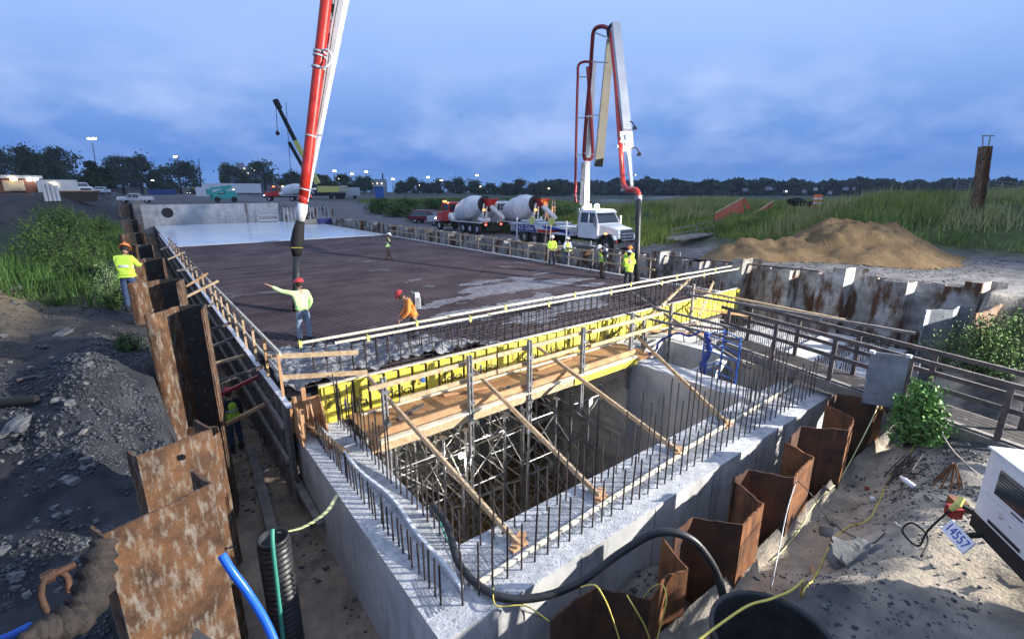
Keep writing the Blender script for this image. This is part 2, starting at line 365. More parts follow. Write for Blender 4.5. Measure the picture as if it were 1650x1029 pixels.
def gcol(x, y, z):
    n = fbm(x*.6, y*.6, 5, 41); n2 = fbm(x*2.2, y*2.2, 4, 47); r = np.hypot(x, y)
    def c(*a): return np.array(a)[None,:]*np.ones((len(x),1))
    col = c(.115,.115,.12)
    def put(msk, cc):
        nonlocal col
        msk = np.clip(msk,0,1)[:,None]; col = col*(1-msk)+np.array(cc)[None,:]*msk
    put(sm(1.2,1.8,x)*(1-sm(2.6,2.85,y)), (.43,.375,.29))
    put(sm(1.2,1.8,x)*(1-sm(2.6,2.85,y))*sm(.05,.3,n), (.20,.19,.17)); put(sm(1.2,1.8,x)*(1-sm(2.6,2.85,y))*sm(.15,.4,n2)*.7, (.24,.22,.19))
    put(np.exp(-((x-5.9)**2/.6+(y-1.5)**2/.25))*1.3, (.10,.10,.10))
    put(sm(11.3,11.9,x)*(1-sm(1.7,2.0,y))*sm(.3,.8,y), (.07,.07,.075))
    put(sm(.3,.5,x)*(1-sm(2.1,2.4,x))*sm(2.7,2.9,y)+sm(.3,.5,x)*(1-sm(1.4,1.8,x))*(1-sm(2.7,2.9,y)), (.26,.21,.16))
    put(sm(2,2.3,x)*(1-sm(21,21.3,x))*sm(2.7,2.9,y)*(1-sm(3.9,4.1,y)), (.16,.15,.135))
    put(sm(3,3.2,x)*(1-sm(11.7,11.9,x))*sm(5.2,5.3,y)*(1-sm(20,21,y)), (.24,.16,.06))
    left = (1-sm(-.1,.3,x)); put(left, (.042,.045,.052)); put(left*sm(.05,.3,n), (.055,.05,.05)); put(left*np.exp(-((x+3.6)**2/3+(y-19)**2/14))*1.2, (.26,.20,.12))
    put(left*sm(18,26,y)*(1-sm(45,60,y))*sm(-.3,.1,n)*(1-sm(-7,-4.5,-x*-1*-1*-1)) , (.05,.08,.03))
    put(sm(31,36,x)*(1-sm(45,75,y-.55*(x-30)))*(1-sm(5,9,y)*(1-sm(36,39,x))*0), (.06,.09,.028))
    put(sm(36,42,x)*sm(24,30,y)*(1-sm(140,220,r)), (.06,.085,.035))
    put(sm(70,90,r)*(1-sm(90,140,x))*sm(75,80,y)*sm(-.1,.25,n), (.10,.10,.10))
    put(sm(150,230,r)*sm(60,120,x), (.045,.07,.05))
    put(sm(21.3,22,x)*(1-sm(32,36,x)), (.15,.15,.155))
    put(sm(40,60,x)*np.exp(-((y-.62*x-24)/2.2)**2), (.20,.21,.23))
    return np.clip(col*(1+.35*n2[:,None]),.01,1)
ax = axis(-4.0, 23.5, .16, 1500, 1.13); ay = axis(-3.0, 13, .14, 1500, 1.11)
X, Y = np.meshgrid(ax, ay); nx, ny = len(ax), len(ay)
Z = hground(X.ravel(), Y.ravel())
vv = np.stack([X.ravel(), Y.ravel(), Z], 1)
I = np.arange(nx*ny).reshape(ny, nx)
ff = np.stack([I[:-1,:-1], I[:-1,1:], I[1:,1:], I[1:,:-1]], -1).reshape(-1,4)
g = npmesh('ground', vv, ff, K['ground'], 'structure')
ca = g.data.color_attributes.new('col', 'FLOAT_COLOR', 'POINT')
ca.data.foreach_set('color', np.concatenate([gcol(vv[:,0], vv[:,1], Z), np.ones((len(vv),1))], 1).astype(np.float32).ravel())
g.data.polygons.foreach_set('use_smooth', [True]*len(ff))
ZG = Z.reshape(ny, nx)
def gz(x, y):
    i = min(max(int(np.searchsorted(ax, x))-1, 0), nx-2); j = min(max(int(np.searchsorted(ay, y))-1, 0), ny-2)
    a = (x-ax[i])/(ax[i+1]-ax[i]); b = (y-ay[j])/(ay[j+1]-ay[j])
    return float((ZG[j,i]*(1-a)+ZG[j,i+1]*a)*(1-b)+(ZG[j+1,i]*(1-a)+ZG[j+1,i+1]*a)*b)

# ------------------------------------------------------------------ big foundation slab with its rebar mat
SX0, SX1, SY0, SY1 = 1.95, 19.6, 10.35, 75.0
slab = empty('foundation_slab', (SX0, SY0, -2.6), 0, 'huge flat foundation slab still half covered by its steel, filling the excavation', 'foundation slab')
MB().b2(SX0+.05, SX1, SY0+.12, SY1, -1.2, -.10).build('slab_base', K['mud'], slab)
MB().b2(SX0+.06, SX1-.01, 46, SY1-.02, -.095, .015).build('hardened_pour', K['pour'], slab)
MB().b2(SX1-.25, SX1+.02, SY0+.2, SY1-.1, -.094, .03).build('edge_kerb', K['conc'], slab)
m = MB()
for i in range(int((45.5-10.6)/.2)):
    y = 10.6+i*.2; m.tube([(SX0+.12, y, -.002+.006*math.sin(i)), (SX1-.3, y, -.002)], .021, 4, False)
for i in range(60):
    x = SX0+.25+i*.285
    m.tube([(x, 10.6, -.045), (x, 45.6, -.045)], .013, 3, False)
m.thing('rebar_mat', K['mat'], 'wide mat of thin purple brown steel bars lying across the unpoured part of the slab', 'rebar mat')
# wet concrete poured at the near left corner, and splashes on the mat
def blob(name, x0, x1, y0, y1, st, f, label, cat, m_=K['slurry'], **kw):
    xs = np.arange(x0, x1, st); ys = np.arange(y0, y1, st); X, Y = np.meshgrid(xs, ys); Zt = f(X, Y)
    idx = -np.ones(X.shape, int); vs = []; fs = []
    ok = ~np.isnan(Zt)
    for j in range(X.shape[0]-1):
        for i in range(X.shape[1]-1):
            if ok[j,i] and ok[j+1,i] and ok[j,i+1] and ok[j+1,i+1]:
                q = []
                for a, b in ((j,i),(j,i+1),(j+1,i+1),(j+1,i)):
                    if idx[a,b] < 0: idx[a,b] = len(vs); vs.append((X[a,b], Y[a,b], Zt[a,b]))
                    q.append(idx[a,b])
                fs.append(tuple(q))
    mm = MB(); mm.add(vs, fs)
    return mm.thing(name, m_, label, cat, smooth=True, **kw)
def heap(X, Y):
    e = 1-sm(.6, 1.0, ((X-2.0)/6.3)**1.6+((Y-10.4).clip(0)/3.2)**1.8+.25*fbm(X*.8,Y*.8,3,5))
    z = -.1+np.sqrt(e)*(.26+.30*fbm(X*2.2, Y*2.2, 4, 8)+.16*fbm(X*7, Y*7, 3, 18))
    return np.where(e > .02, z, np.nan)
blob('concrete_heap', 2.03, 9.5, 10.47, 14, .06, heap, 'lumpy wet grey concrete just poured in the near left slab corner', 'wet concrete')
def splash(X, Y):
    e = 1-sm(.25, 1.0, ((X-12.6)/5.6)**2+((Y-15.2-.25*(X-12))/4.2)**2)
    t = e+1.5*fbm(X*.6, Y*1.6, 6, 77)-.62
    return np.where(t > 0, .006+.015*fbm(X*5, Y*5, 3, 8), np.nan)
blob('concrete_splash', 7, 19, 11, 24, .11, splash, 'streaky patches of grey concrete spread over the steel mat', 'wet concrete')

# ------------------------------------------------------------------ pit walls
ZT = -.86
def wall(name, boxes, label, top=True, cat='concrete wall'):
    b = empty(name, (boxes[0][0], boxes[0][2], boxes[0][4]), 0, label, cat)
    m = MB(); t = MB()
    for q in boxes:
        m.b2(*q[:5], q[5]-.012); t.b2(q[0]+.002, q[1]-.002, q[2]+.002, q[3]-.002, q[5]-.011, q[5])
    m.build('wall_body', K['conc'], b)
    if top:
        # raked top face with its grooves
        for q in boxes: pass
        t.build('raked_top', K['conctop'], b)
    return b
wall('concrete_wall', [(2.05, 13.5, 3.98, 5.22, -6.5, ZT)], 'low front concrete wall with raked top and two rows of bars, nearest the camera')
wall('concrete_wall', [(2.05, 3.07, 5.225, 10.34, -6.5, ZT)], 'concrete wall with a white strip on its raked top, left side of the pit')
wall('concrete_wall', [(11.42, 12.2, 5.225, 12.5, -6.5, ZT)], 'smooth bluish inner concrete wall closing the right side of the pit')
wall('concrete_wall', [(3.075, 11.415, 14.0, 14.6, -6.5, -1.25)], 'shadowed concrete wall at the back of the pit under the deck', False)
# fine grooves / trowel ridges of the raked tops, casting real small shadows
m = MB()
for i in range(560):
    x = 2.1+i*.0203
    if x > 13.4: break
    a = random.uniform(0,.25)
    m.beam((x+a*.2, 4.35+a*.3, ZT+.003), (x+.10, 5.05-a*.4, ZT+.003), .007, .012)
for i in range(210):
    y = 5.25+i*.024; a = random.uniform(0,.2)
    m.beam((2.42+a, y, ZT+.003), (3.0-a*.4, y+.06, ZT+.003), .008, .012)
m.thing('raked_ridges', K['conctop'], 'fine raked ridges left in the wall-top concrete', 'concrete ridges', kind='stuff')
# dark form joints on the outer face of the front wall
fo = bpy.data.objects
m = MB()
for x in (4.35, 6.1, 7.9, 9.6, 11.5): m.b2(x, x+.018, 3.974, 3.982, -2.3, ZT-.03)
for i_ in range(13): m.lathe((2.8+i_*.86, 3.979, -1.3), (0,-1,0), [(0,0),(0,.022),(.006,.022),(.006,0)], 10)
o = m.build('form_joints', K['steelgrey']); o.parent = bpy.data.objects['concrete_wall']; o.location = -Vector(bpy.data.objects['concrete_wall'].location)

# ------------------------------------------------------------------ rebar starters (dowels)
def bar_mesh(h):
    m = MB(); m.tube([(0,0,0),(0,0,h)], .0145, 6); me = bpy.data.meshes.new('rebar_bar'); me.from_pydata(m.v, [], m.f); me.materials.append(K['rebar']); return me
BM = {h: bar_mesh(h) for h in (.45,.5,.55,.6,.7,.75,.8,.9,1.0,1.05,1.2,1.35,1.5)}
nbar = 0
def bar(x, y, z, h, label, group, lean=.012):
    global nbar
    o = bpy.data.objects.new('rebar_dowel', BM[h]); C.objects.link(o); o.location = (x, y, z)
    o.rotation_euler = (random.gauss(0,lean), random.gauss(0,lean), random.uniform(0,6))
    tag(o, label, 'rebar', group); nbar += 1; return o
G1 = 'bars along the outer edge of the left pit wall'
for i in range(34): bar(2.33+random.uniform(-.02,.02), 4.45+i*.160, ZT, .5 if i > 3 else .6, 'short dark steel bar sticking up along the outer edge of the left pit wall', G1)
G2 = 'bars along the inner edge of the left pit wall'
for i in range(28): bar(2.93+random.uniform(-.02,.02), 5.0+i*.19, ZT, random.choice((.7,.8,.9)) if i < 12 else random.choice((.9,1.0,1.2)), 'dark steel bar sticking up along the inner edge of the left pit wall', G2)
G3 = 'bars along the outer edge of the front wall'
for i in range(46):
    x = 2.55+i*.235
    bar(x+random.uniform(-.03,.03), 4.28, ZT, random.choice((.75,.8,.9)) if x < 9 else random.choice((.9,1.05,1.2)), 'dark steel bar sticking up along the outer edge of the front wall', G3)
G4 = 'bars along the inner edge of the front wall'
for i in range(46):
    x = 3.3+i*.218
    bar(x+random.uniform(-.03,.03), 5.02, ZT, random.choice((.8,.9,1.05,1.2)) if x < 7 else random.choice((.9,1.2,1.35,1.5)), 'taller dark steel bar sticking up along the pit edge of the front wall', G4)
G5 = 'bars of the slab edge under the cream rails'
for i in range(60): bar(2.65+i*.295, 10.58, -.09, 1.0, 'dark steel bar of the front row at the slab edge behind the yellow form', G5, .006)
G6 = 'second row of bars of the slab edge'
for i in range(58): bar(2.8+i*.30, 11.1, -.09, 1.0, 'dark steel bar of the rear row at the slab edge behind the yellow form', G6, .006)
# cross bars tying both rows of the slab edge cage
m = MB()
for y in (10.61, 11.13):
    for z in (.12, .42, .72): m.tube([(2.6, y, z), (20.3, y, z)], .011, 5)
for i in range(30): m.tube([(2.7+i*.59, 10.6, .72), (2.75+i*.59, 11.12, .72)], .009, 5)
m.thing('rebar_cage', K['rebar'], 'long horizontal dark bars tying the two rows of slab edge bars', 'rebar cage')
# cream rails clipped on the bar tops
for k, (a, b, lb) in enumerate((((2.45,10.86,.955),(21.3,10.86,.955),'long cream rail clipped on top of the bars, the one farther from the pit'),
                              ((3.15,10.55,.905),(24.0,10.55,.86),'long cream rail clipped on top of the bars, the one nearer the pit'))):
    m = MB(); n = 5
    for i in range(n):
        p = Vector(a).lerp(Vector(b), i/n); q = Vector(a).lerp(Vector(b), (i+1)/n)
        m.beam(p+Vector((0,0,.012*(i%2))), q+Vector((.1,0,.012*(i%2))), .045, .05)
    m.thing('top_rail', K['cream'], lb, 'rail')
cm = MB(); cm.box((0,0,0), (.075,.075,.06)); cm.beam((0,0,-.03), (0,-.02,-.11), .06, .012); cm.beam((-.03,0,.02),(-.03,-.05,.06),.012,.05)
clip = cm.build('rail_clip', K['yclip'], local=True)
for i in range(14):
    o = clip if i == 0 else copy_tree(clip)
    o.location = (2.5+i*1.42, 10.86 if i % 2 == 0 else 10.55, .965 if i % 2 == 0 else .905)
    tag(o, 'small yellow plastic clip holding a cream rail to the bar tops', 'clip', 'yellow clips on the cream rails')

# ------------------------------------------------------------------ writing helper
def text_obj(txt, size, mat_, parent, loc, rot, ext=.001, name='lettering'):
    cu = bpy.data.curves.new('lettering', 'FONT'); cu.body = txt; cu.size = size; cu.extrude = ext; cu.align_x = 'CENTER'; cu.align_y = 'CENTER'
    t = bpy.data.objects.new('tmp', cu); C.objects.link(t)
    bpy.context.view_layer.update()
    me = bpy.data.meshes.new_from_object(t.evaluated_get(bpy.context.evaluated_depsgraph_get()))
    bpy.data.objects.remove(t); me.materials.clear(); me.materials.append(mat_)
    o = bpy.data.objects.new(name, me); C.objects.link(o); o.parent = parent; o.location = loc; o.rotation_euler = rot
    return o
# ------------------------------------------------------------------ yellow formwork along the slab front
words = {}
def word(parent, txt, size, x, z, rot, y=-.062, mm='ink'):
    key = (txt, size, mm)
    if key not in words:
        o = text_obj(txt, size, K[mm], parent, (x,y,z), rot); words[key] = o.data
    else:
        o = bpy.data.objects.new('lettering', words[key]); C.objects.link(o); o.parent = parent; o.location = (x,y,z); o.rotation_euler = rot
PW = 2.6
for k in range(7):
    x0 = 2.66+k*PW; lab = ('yellow form panel at the left end, beside the plywood corner', 'second yellow form panel from the left, behind the first steel post', 'third yellow form panel from the left', 'fourth yellow form panel from the left, at the middle of the edge', 'fifth yellow form panel from the left', 'sixth yellow form panel, next to last on the right', 'yellow form panel at the far right end among the dark timbers')[k]
    fp = empty('form_panel', (x0, SY0, -.9), 0, lab, 'formwork panel', 'yellow form panels along the front of the slab')
    MB().b2(x0, x0+PW-.01, SY0+.09, SY0+.12, -.88, .01).build('facing_sheet', K['yellow'], fp)
    MB().b2(x0, x0+PW-.008, SY0+.03, SY0+.125, .012, .04).build('top_batten', K['cream'], fp)
    nb = 7
    for i in range(nb):
        xb = x0+.02+i*(PW/nb)
        m = MB(); m.b2(xb, xb+.30, SY0-.055, SY0-.02, -.88, .008); m.build('board', K['yellow'], fp)
        m = MB(); m.b2(xb+.305, xb+.366, SY0+.0, SY0+.088, -.88, .0); m.build('stud', K['wooddark'], fp)
        if (i+k) % 2 == 0: word(fp, 'doka', .16, xb+.135-x0, .55, (PI/2, PI/2, 0))
        elif (i+k) % 3 == 0: word(fp, 'doka', .13, xb+.135-x0, .72, (PI/2, 0, 0))
        elif i % 3 == 1: word(fp, 'doka', .13, xb+.135-x0, .40, (PI/2, PI/2, 0), mm='inkb')
# large lettering across the boards of the left panels
for o_ in [q for q in bpy.data.objects if q.name.startswith('form_panel')][:5]:
    word(o_, 'doka', .34, .72, .36, (PI/2, 0, 0), -.066); word(o_, 'doka', .34, 1.85, .36, (PI/2, 0, 0), -.066)
# walers: two long cream timbers in front of the panels
for z, lb, y in ((-.80,'lower pale timber laid along the foot of the yellow form', 10.08),):
    m = MB()
    for i, (a, b) in enumerate(((3.45,8.2),(8.1,12.6),(12.5,17.2))):
        m.beam((a, y-.03*(i%2), z+.01*i), (b, y-.03*(i%2), z+.01*i), .055, .12)
    m.thing('waler', K['cream'], lb, 'timber')

for z, lb in ((.50,'upper cream guard plank fixed to the grey posts of the deck'),(.10,'lower cream guard plank fixed to the grey posts of the deck')):
    m = MB()
    for i, (a_, b_) in enumerate(((3.1+(.6 if z < .3 else 0),6.3),(6.2,9.4),(9.3,12.6))): m.beam((a_,8.53+.045*(i%2)-.03,z+.012*i), (b_,8.53+.045*(i%2)+.05,z+.012*i), .04, .095)
    m.thing('guard_plank', K['wood'], lb, 'plank')
# ------------------------------------------------------------------ plywood deck cantilevered over the pit
dk = empty('shoring_deck', (3.4, 8.4, -1.3), 0, 'orange plywood working deck with pale edge beams over the pit, under the yellow form', 'deck')
MB().b2(3.2, 12.4, 8.55, 10.3, -.80, -.775).build('plywood_sheet', K['ply'], dk)
m = MB()
for i in range(4): m.b2(3.35+i*2.25, 5.5+i*2.25, 9.1+.1*(i%2), 9.14+.1*(i%2), -.774, -.755)
m.build('batten', K['woodo'], dk)
for i_, (x_, y_, w_, rz_) in enumerate(((4.4,9.5,.9,.4),(6.1,9.7,1.3,-.2),(7.9,9.3,.7,1.1),(9.2,9.8,1.5,.1),(6.9,9.1,.5,.8))): MB().box((x_,y_,-.745+.004*i_),(w_,.09,.045),rz=rz_).thing('loose_board', K['woodo' if i_%2 else 'wooddark'], ['short board at the left end of the plywood deck','long board lying against the yellow form on the deck','dark short board in the middle of the plywood deck','long board at the right half of the plywood deck','dark offcut near the second post on the deck'][i_], 'board')
MB().beam((3.2,8.5,-.50), (11.4,8.62,-.50), .05, .15).build('edge_board', K['woodo'], dk)
MB().beam((3.2,8.43,-.635), (11.4,8.55,-.635), .14, .045).build('toe_board', K['cream'], dk)
MB().beam((3.2,8.45,-.77), (8.8,8.53,-.77), .08, .19).build('edge_beam', K['wood'], dk); MB().beam((8.7,8.50,-.765), (11.4,8.54,-.765), .09, .19).build('edge_beam', K['yellow'], dk)
m = MB()
for i in range(19):
    x = 3.3+i*.45; m.b2(x, x+.08, 8.6, 13.8, -.865, -.812)
m.build('joist', K['yellow'], dk)
m = MB(); m.b2(3.3,11.3,10.3,10.32,-6,-1.2); 
for i in range(3): MB().beam((3.2, 9.1+i*1.6, -1.12), (11.4, 9.2+i*1.6, -1.12), .1, .2).build('main_beam', K['woodo'], dk)

# ------------------------------------------------------------------ steel posts and long timber braces
posts = [(3.45,8.66,'first grey steel post from the left, before the yellow form'), (5.35,8.42,'second grey steel post from the left, on the plywood deck edge'),
         (7.1,8.46,'third grey steel post from the left, at the plywood deck edge'), (9.05,8.55,'fourth grey steel post from the left, beside the paler timber'), (11.35,8.75,'grey steel post at the right end of the plywood deck')]
for i, (x, y, lb) in enumerate(posts):
    p = empty('steel_post', (x,y,-1.75), 0, lb, 'steel post', 'steel posts along the deck edge')
    top = (.60,.72,.72,.68,.68)[i]
    m = MB(); m.b2(x-.05,x-.025,y-.05,y+.05,-1.75,top); m.b2(x+.025,x+.05,y-.05,y+.05,-1.75,top)
    for z in np.arange(-1.7, top, .22): m.b2(x-.025,x+.025,y-.03,y+.03,z,z+.05)
    m.build('twin_channel', K['steelgrey'], p)
    for zc in (-.85,-.4,.3): MB().b2(x-.08,x+.08,y-.075,y-.052,zc-.04,zc+.04).build('clamp', K['galv'], p)
    MB().tube([(x,y-.14,-.78),(x,y+.14,-.78)],.018,6).build('pin', K['galv'], p)
br = [((3.72,10.2,.07),(3.72,4.66,-.80),'long sloping timber brace from the form to the front wall, first from the left'),
      ((6.32,10.2,-.12),(5.52,4.68,-.80),'long sloping timber brace over the pit, second from the left'),
      ((8.78,10.2,-.18),(7.84,4.70,-.80),'long sloping timber brace over the pit, third from the left'),
      ((12.9,10.2,-.30),(9.75,4.74,-.80),'long sloping timber brace over the pit, fourth from the left and most slanted')]
for a, b, lb in br:
    t = empty('timber_brace', b, 0, lb, 'timber brace', 'long timber braces over the pit')
    MB().beam(a, b, .05, .10).build('plank', K['wood'], t)
    MB().box((b[0]+.06, b[1]+.06, b[2]-.012), (.34,.12,.045), rz=.5).build('foot_block', K['woodo'], t)
    MB().box((b[0], b[1]-.02, b[2]-.035), (.3,.09,.04), rz=.1).build('heel_block', K['woodo'], t)
for a, b, lb in (((15.4,12.2,.3),(13.0,5.9,-.6),'thin dark timber brace right of the pit'),):
    MB().beam(a, b, .05, .1).thing('timber_brace', K['woodgrey'], lb, 'timber brace')
# batten along the front wall and wavy strip along the left wall
m = MB(); m.beam((2.75,4.42,ZT+.03),(8.0,4.66,ZT+.03),.055,.05); m.beam((7.95,4.70,ZT+.045),(13.3,4.82,ZT+.045),.055,.05)
m.thing('batten', K['cream'], 'long straight cream batten lying along the top of the front wall', 'timber')
pts = []
for i in range(60):
    t = i/59; y = 4.45+5.6*t; pts.append((2.60+.06*math.sin(y*1.15+.4)+.05*(1-t)+.03*math.sin(y*3), y, ZT+.05))
m = MB()
for a, b in zip(pts[:-1], pts[1:]): m.beam(a, b, .05, .085)
m.thing('waterstop_strip', K['pvc'], 'wavy white plastic strip standing along the top of the left pit wall', 'strip')
# loose rags of steel mesh and conduit at the front left corner of the wall
MB().tube([(2.95,5.6,ZT+.02),(2.9,5.0,ZT+.03),(2.75,4.5,ZT+.02),(2.9,4.1,ZT+.05)], .006, 5).thing('tie_wire', K['rebar'], 'thin dark tie wire lying across the near wall corner', 'wire')

# ------------------------------------------------------------------ shoring towers in the pit
def tower(x, y, label):
    zt, zb, w, d = -1.24, -6.35, 1.15, 1.5
    t = empty('shoring_tower', (x,y,zb), 0, label, 'shoring tower', 'steel shoring towers in the pit')
    P = [(x,y),(x+w,y),(x+w,y+d),(x,y+d)]
    for px, py in P:
        m = MB(); m.tube([(px,py,zb),(px,py,zt)], .034, 8); m.box((px,py,zt+.01),(.16,.16,.02)); m.box((px,py,zb+.01),(.16,.16,.02)); m.build('leg', K['galv'], t)
    m = MB()
    for k in range(4):
        a = P[k]; b = P[(k+1)%4]
        for j in range(3):
            z = zb+.35+j*1.6
            m.tube([(*a,z),(*b,z)], .02, 6); m.tube([(*a,z+1.2),(*b,z+1.2)], .02, 6)
            m.tube([(*a,z+.05),(*b,z+1.15)], .016, 6); m.tube([(*b,z+.05),(*a,z+1.15)], .016, 6)
    m.build('cross_bracing', K['galv'], t)
    m = MB()
    if k % 3 != 1: continue_ = 0
    for j in range(14):
        z = zb+.5+j*.32; m.tube([(x+w*.3,y+.02,z),(x+w*.62,y+.02,z)], .016, 6)
    m.tube([(x+w*.3,y+.02,zb+.4),(x+w*.3,y+.02,zb+4.8)],.018,6); m.tube([(x+w*.62,y+.02,zb+.4),(x+w*.62,y+.02,zb+4.8)],.018,6)
    if k % 3 == 1: m.build('ladder', K['yclip'], t)
k = 0
names = ['front left', 'front second', 'front third', 'front fourth', 'rear left', 'rear second', 'rear third', 'rear fourth']
for j in range(2):
    for i in range(4 if j == 0 else 4):
        tower(3.65+i*1.75+.2*j, 8.75+j*2.5, 'galvanised shoring tower with cross bracing under the deck, %s in the pit' % names[k]); k += 1
wl = empty('work_lamp', (5.35,8.9,-2.0), 0, 'small bright work lamp hanging under the deck among the shoring towers', 'lamp')
MB().lathe((5.35,8.9,-2.0),(0,0,1),[(0,0),(0,.05),(.08,.06),(.12,.02)],12).build('bulb', K['bulbw'], wl); MB().tube([(5.35,8.9,-1.88),(5.35,8.9,-1.3)],.01,5).build('flex', K['blackm'], wl)
l_ = bpy.data.lights.new('pit_lamp','POINT'); l_.energy = 260; l_.color = (1,.88,.68); l_.shadow_soft_size = .06; o_ = bpy.data.objects.new('pit_lamp', l_); C.objects.link(o_); o_.location = (5.35,8.78,-2.08)
# single props standing at the deck's outer edge
for i, (x, y, zt) in enumerate(((4.35,7.2,-1.2),(5.35,8.42,-1.76),(7.1,8.46,-1.76),(8.9,8.1,-1.2))):
    m = MB(); m.tube([(x,y,-6.35),(x,y,-3.6)], .04, 8); m.tube([(x,y,-3.6),(x,y,zt)], .03, 8); m.box((x,y,-6.34),(.2,.2,.02)); m.tube([(x-.12,y,-3.6),(x+.12,y,-3.6)],.012,5)
    m.thing('steel_prop', K['galv'], ['single steel prop standing free at the left of the pit','steel prop under the second grey post','steel prop under the third grey post','single steel prop with a white tag near the right of the pit'][i], 'steel prop', 'single steel props at the deck edge')
MB().box((8.92,8.06,-1.25),(.26,.02,.2), rz=.4).thing('paper_tag', K['white'], 'white card hanging at the head of a prop over the pit', 'tag')

# ------------------------------------------------------------------ plywood corner box, left side form, guard rail, trench struts
cf = empty('corner_form', (2.3, 9.7, ZT), 0, 'jumble of orange plywood gussets and uprights at the left slab corner', 'corner form')
MB().b2(2.0,2.62,10.28,10.33,ZT+.01,-.12).build('end_sheet', K['woodo'], cf)
for i, (x, y, z1) in enumerate(((2.02,10.05,.06),(2.25,10.2,.16),(2.06,9.75,-.12))):
    MB().b2(x,x+.09,y,y+.06,ZT-.5 if i==2 else ZT,z1).build('upright', K['woodo'], cf)
m = MB()
for x, y in ((2.02,9.55),(2.35,9.72),(2.6,9.85)):
    m.add([(x,y,ZT+.02),(x,y+.42,ZT+.02),(x,y+.42,-.12),(x,y+.34,-.12),(x+.03,y,ZT+.02),(x+.03,y+.42,ZT+.02),(x+.03,y+.42,-.12),(x+.03,y+.34,-.12)],
          [(3,2,1,0),(4,5,6,7),(0,1,5,4),(1,2,6,5),(2,3,7,6),(3,0,4,7)])
m.build('gusset', K['woodo'], cf)
MB().beam((2.25,10.1,ZT+.25),(2.62,8.7,ZT+.05),.1,.06).build('kicker', K['woodo'], cf)
MB().lathe((2.42,9.2,ZT), (0,0,1), [(0,.0),(0,.05),(.04,.045),(.05,0)], 10).thing('red_cap', K['hred'], 'small red plastic cap lying among the bars at the corner', 'cap')
MB().lathe((5.05,10.13,-.32), (0,-1,0), [(0,.07),(.05,.06),(.06,0)], 8).thing('blue_rag', K['bluep'], 'small bright blue rag tied on the yellow form', 'rag')
# side form along the slab's left edge
sf = empty('side_form', (1.88, 10.3, -2.5), 0, 'long dark timber side form along the left edge of the slab', 'formwork')
MB().b2(1.90,1.945,10.0,74.8,-2.4,-.02).build('facing', K['wooddark'], sf)
MB().b2(1.84,1.95,9.75,60,-.018,.02).build('top_plate', K['pvc'], sf)
m = MB()
for i in range(90): m.b2(1.82,1.9,10.1+i*.6,10.16+i*.6,-2.4,-.03)
s_ = m.build('studs', K['woodgrey'], sf); s_['kind'] = 'stuff'
for z in (-.5,-1.3): MB().b2(1.75,1.82,10,62,z-.06,z+.06).build('side_waler', K['woodgrey'], sf)
gr = empty('guard_rail', (1.95, 9.8, -.9), 0, 'timber guard rail with two rails along the left edge of the slab', 'guard rail')
MB().beam((1.98,10.4,.93),(1.98,23,.80),.04,.09).build('upper_rail', K['cream'], gr); MB().beam((1.98,23,.80),(1.98,46,.66),.04,.09).build('upper_rail', K['woodgrey'], gr)
MB().beam((1.98,10.4,.42),(1.98,23,.38),.035,.08).build('lower_rail', K['cream'], gr); MB().beam((1.98,23,.38),(1.98,46,.3),.035,.08).build('lower_rail', K['woodgrey'], gr)
y = 10.35; i = 0
while y < 46:
    MB().b2(1.90,1.955,y,y+.045,-.75 if i else -1.6,.95-.006*(y-10)).build('post', K['woodo' if i < 2 else 'wood'], gr); y += 1.35 if y < 20 else 2.4; i += 1
MB().beam((1.75,10.55,.88),(3.55,10.25,.68),.04,.10).build('end_rail', K['wood'], gr)
MB().beam((1.95,10.40,.42),(3.65,10.05,.24),.04,.10).build('end_rail', K['wood'], gr)
def xp(u, v, x):
    d = ray(u, v); t = x/d.x; return Vector((x, d.y*t, CH+d.z*t))
ts = []
for l0, r0, mm in (((338,697),(436,646),'woodo'),((335,645),(420,604),'redd'),((330,590),(398,571),'wood'),((330,563),(380,542),'woodgrey'),((312,503),(346,488),'woodgrey'),((300,478),(352,452),'wood'),((300,461),(335,440),'woodo'),((285,436),(318,430),'woodgrey'),((270,418),(298,406),'wood'),((258,402),(285,392),'woodgrey'),((340,620),(425,590),'wooddark'),((328,535),(372,520),'wooddark')):
    R_ = xp(*r0, 1.9); ts.append((yp(*l0, R_.y), R_, mm))
od = ['nearest','second','third','fourth','fifth','sixth','seventh','eighth','ninth','farthest','lower near','lower far']
for i, (a, b, mm) in enumerate(ts):
    MB().beam(a, b, .09, .07).thing('trench_strut', K[mm], '%s timber strut across the left trench, from sheet piles to the slab form' % od[i], 'strut', 'timber struts across the left trench')
MB().beam((1.1,7.6,-2.5),(1.55,13.5,-2.4),.2,.05).thing('loose_plank', K['woodgrey'], 'grey plank lying on the trench floor', 'plank')
MB().beam((1.95,8.6,-2.1),(1.9,11.6,-1.75),.14,.12).thing('sill_timber', K['woodgrey'], 'heavy weathered timber bolted along the foot of the left wall', 'timber')

# ------------------------------------------------------------------ sheet piles
def ragged(n, z, a=.03): return [z+random.uniform(-a,a) for _ in range(n)]
def densify(pts, n=5):
    out = []
    for p, q in zip(pts[:-1], pts[1:]):
        for i in range(n): out.append((p[0]+(q[0]-p[0])*i/n, p[1]+(q[1]-p[1])*i/n))
    return out+[tuple(pts[-1][:2])]
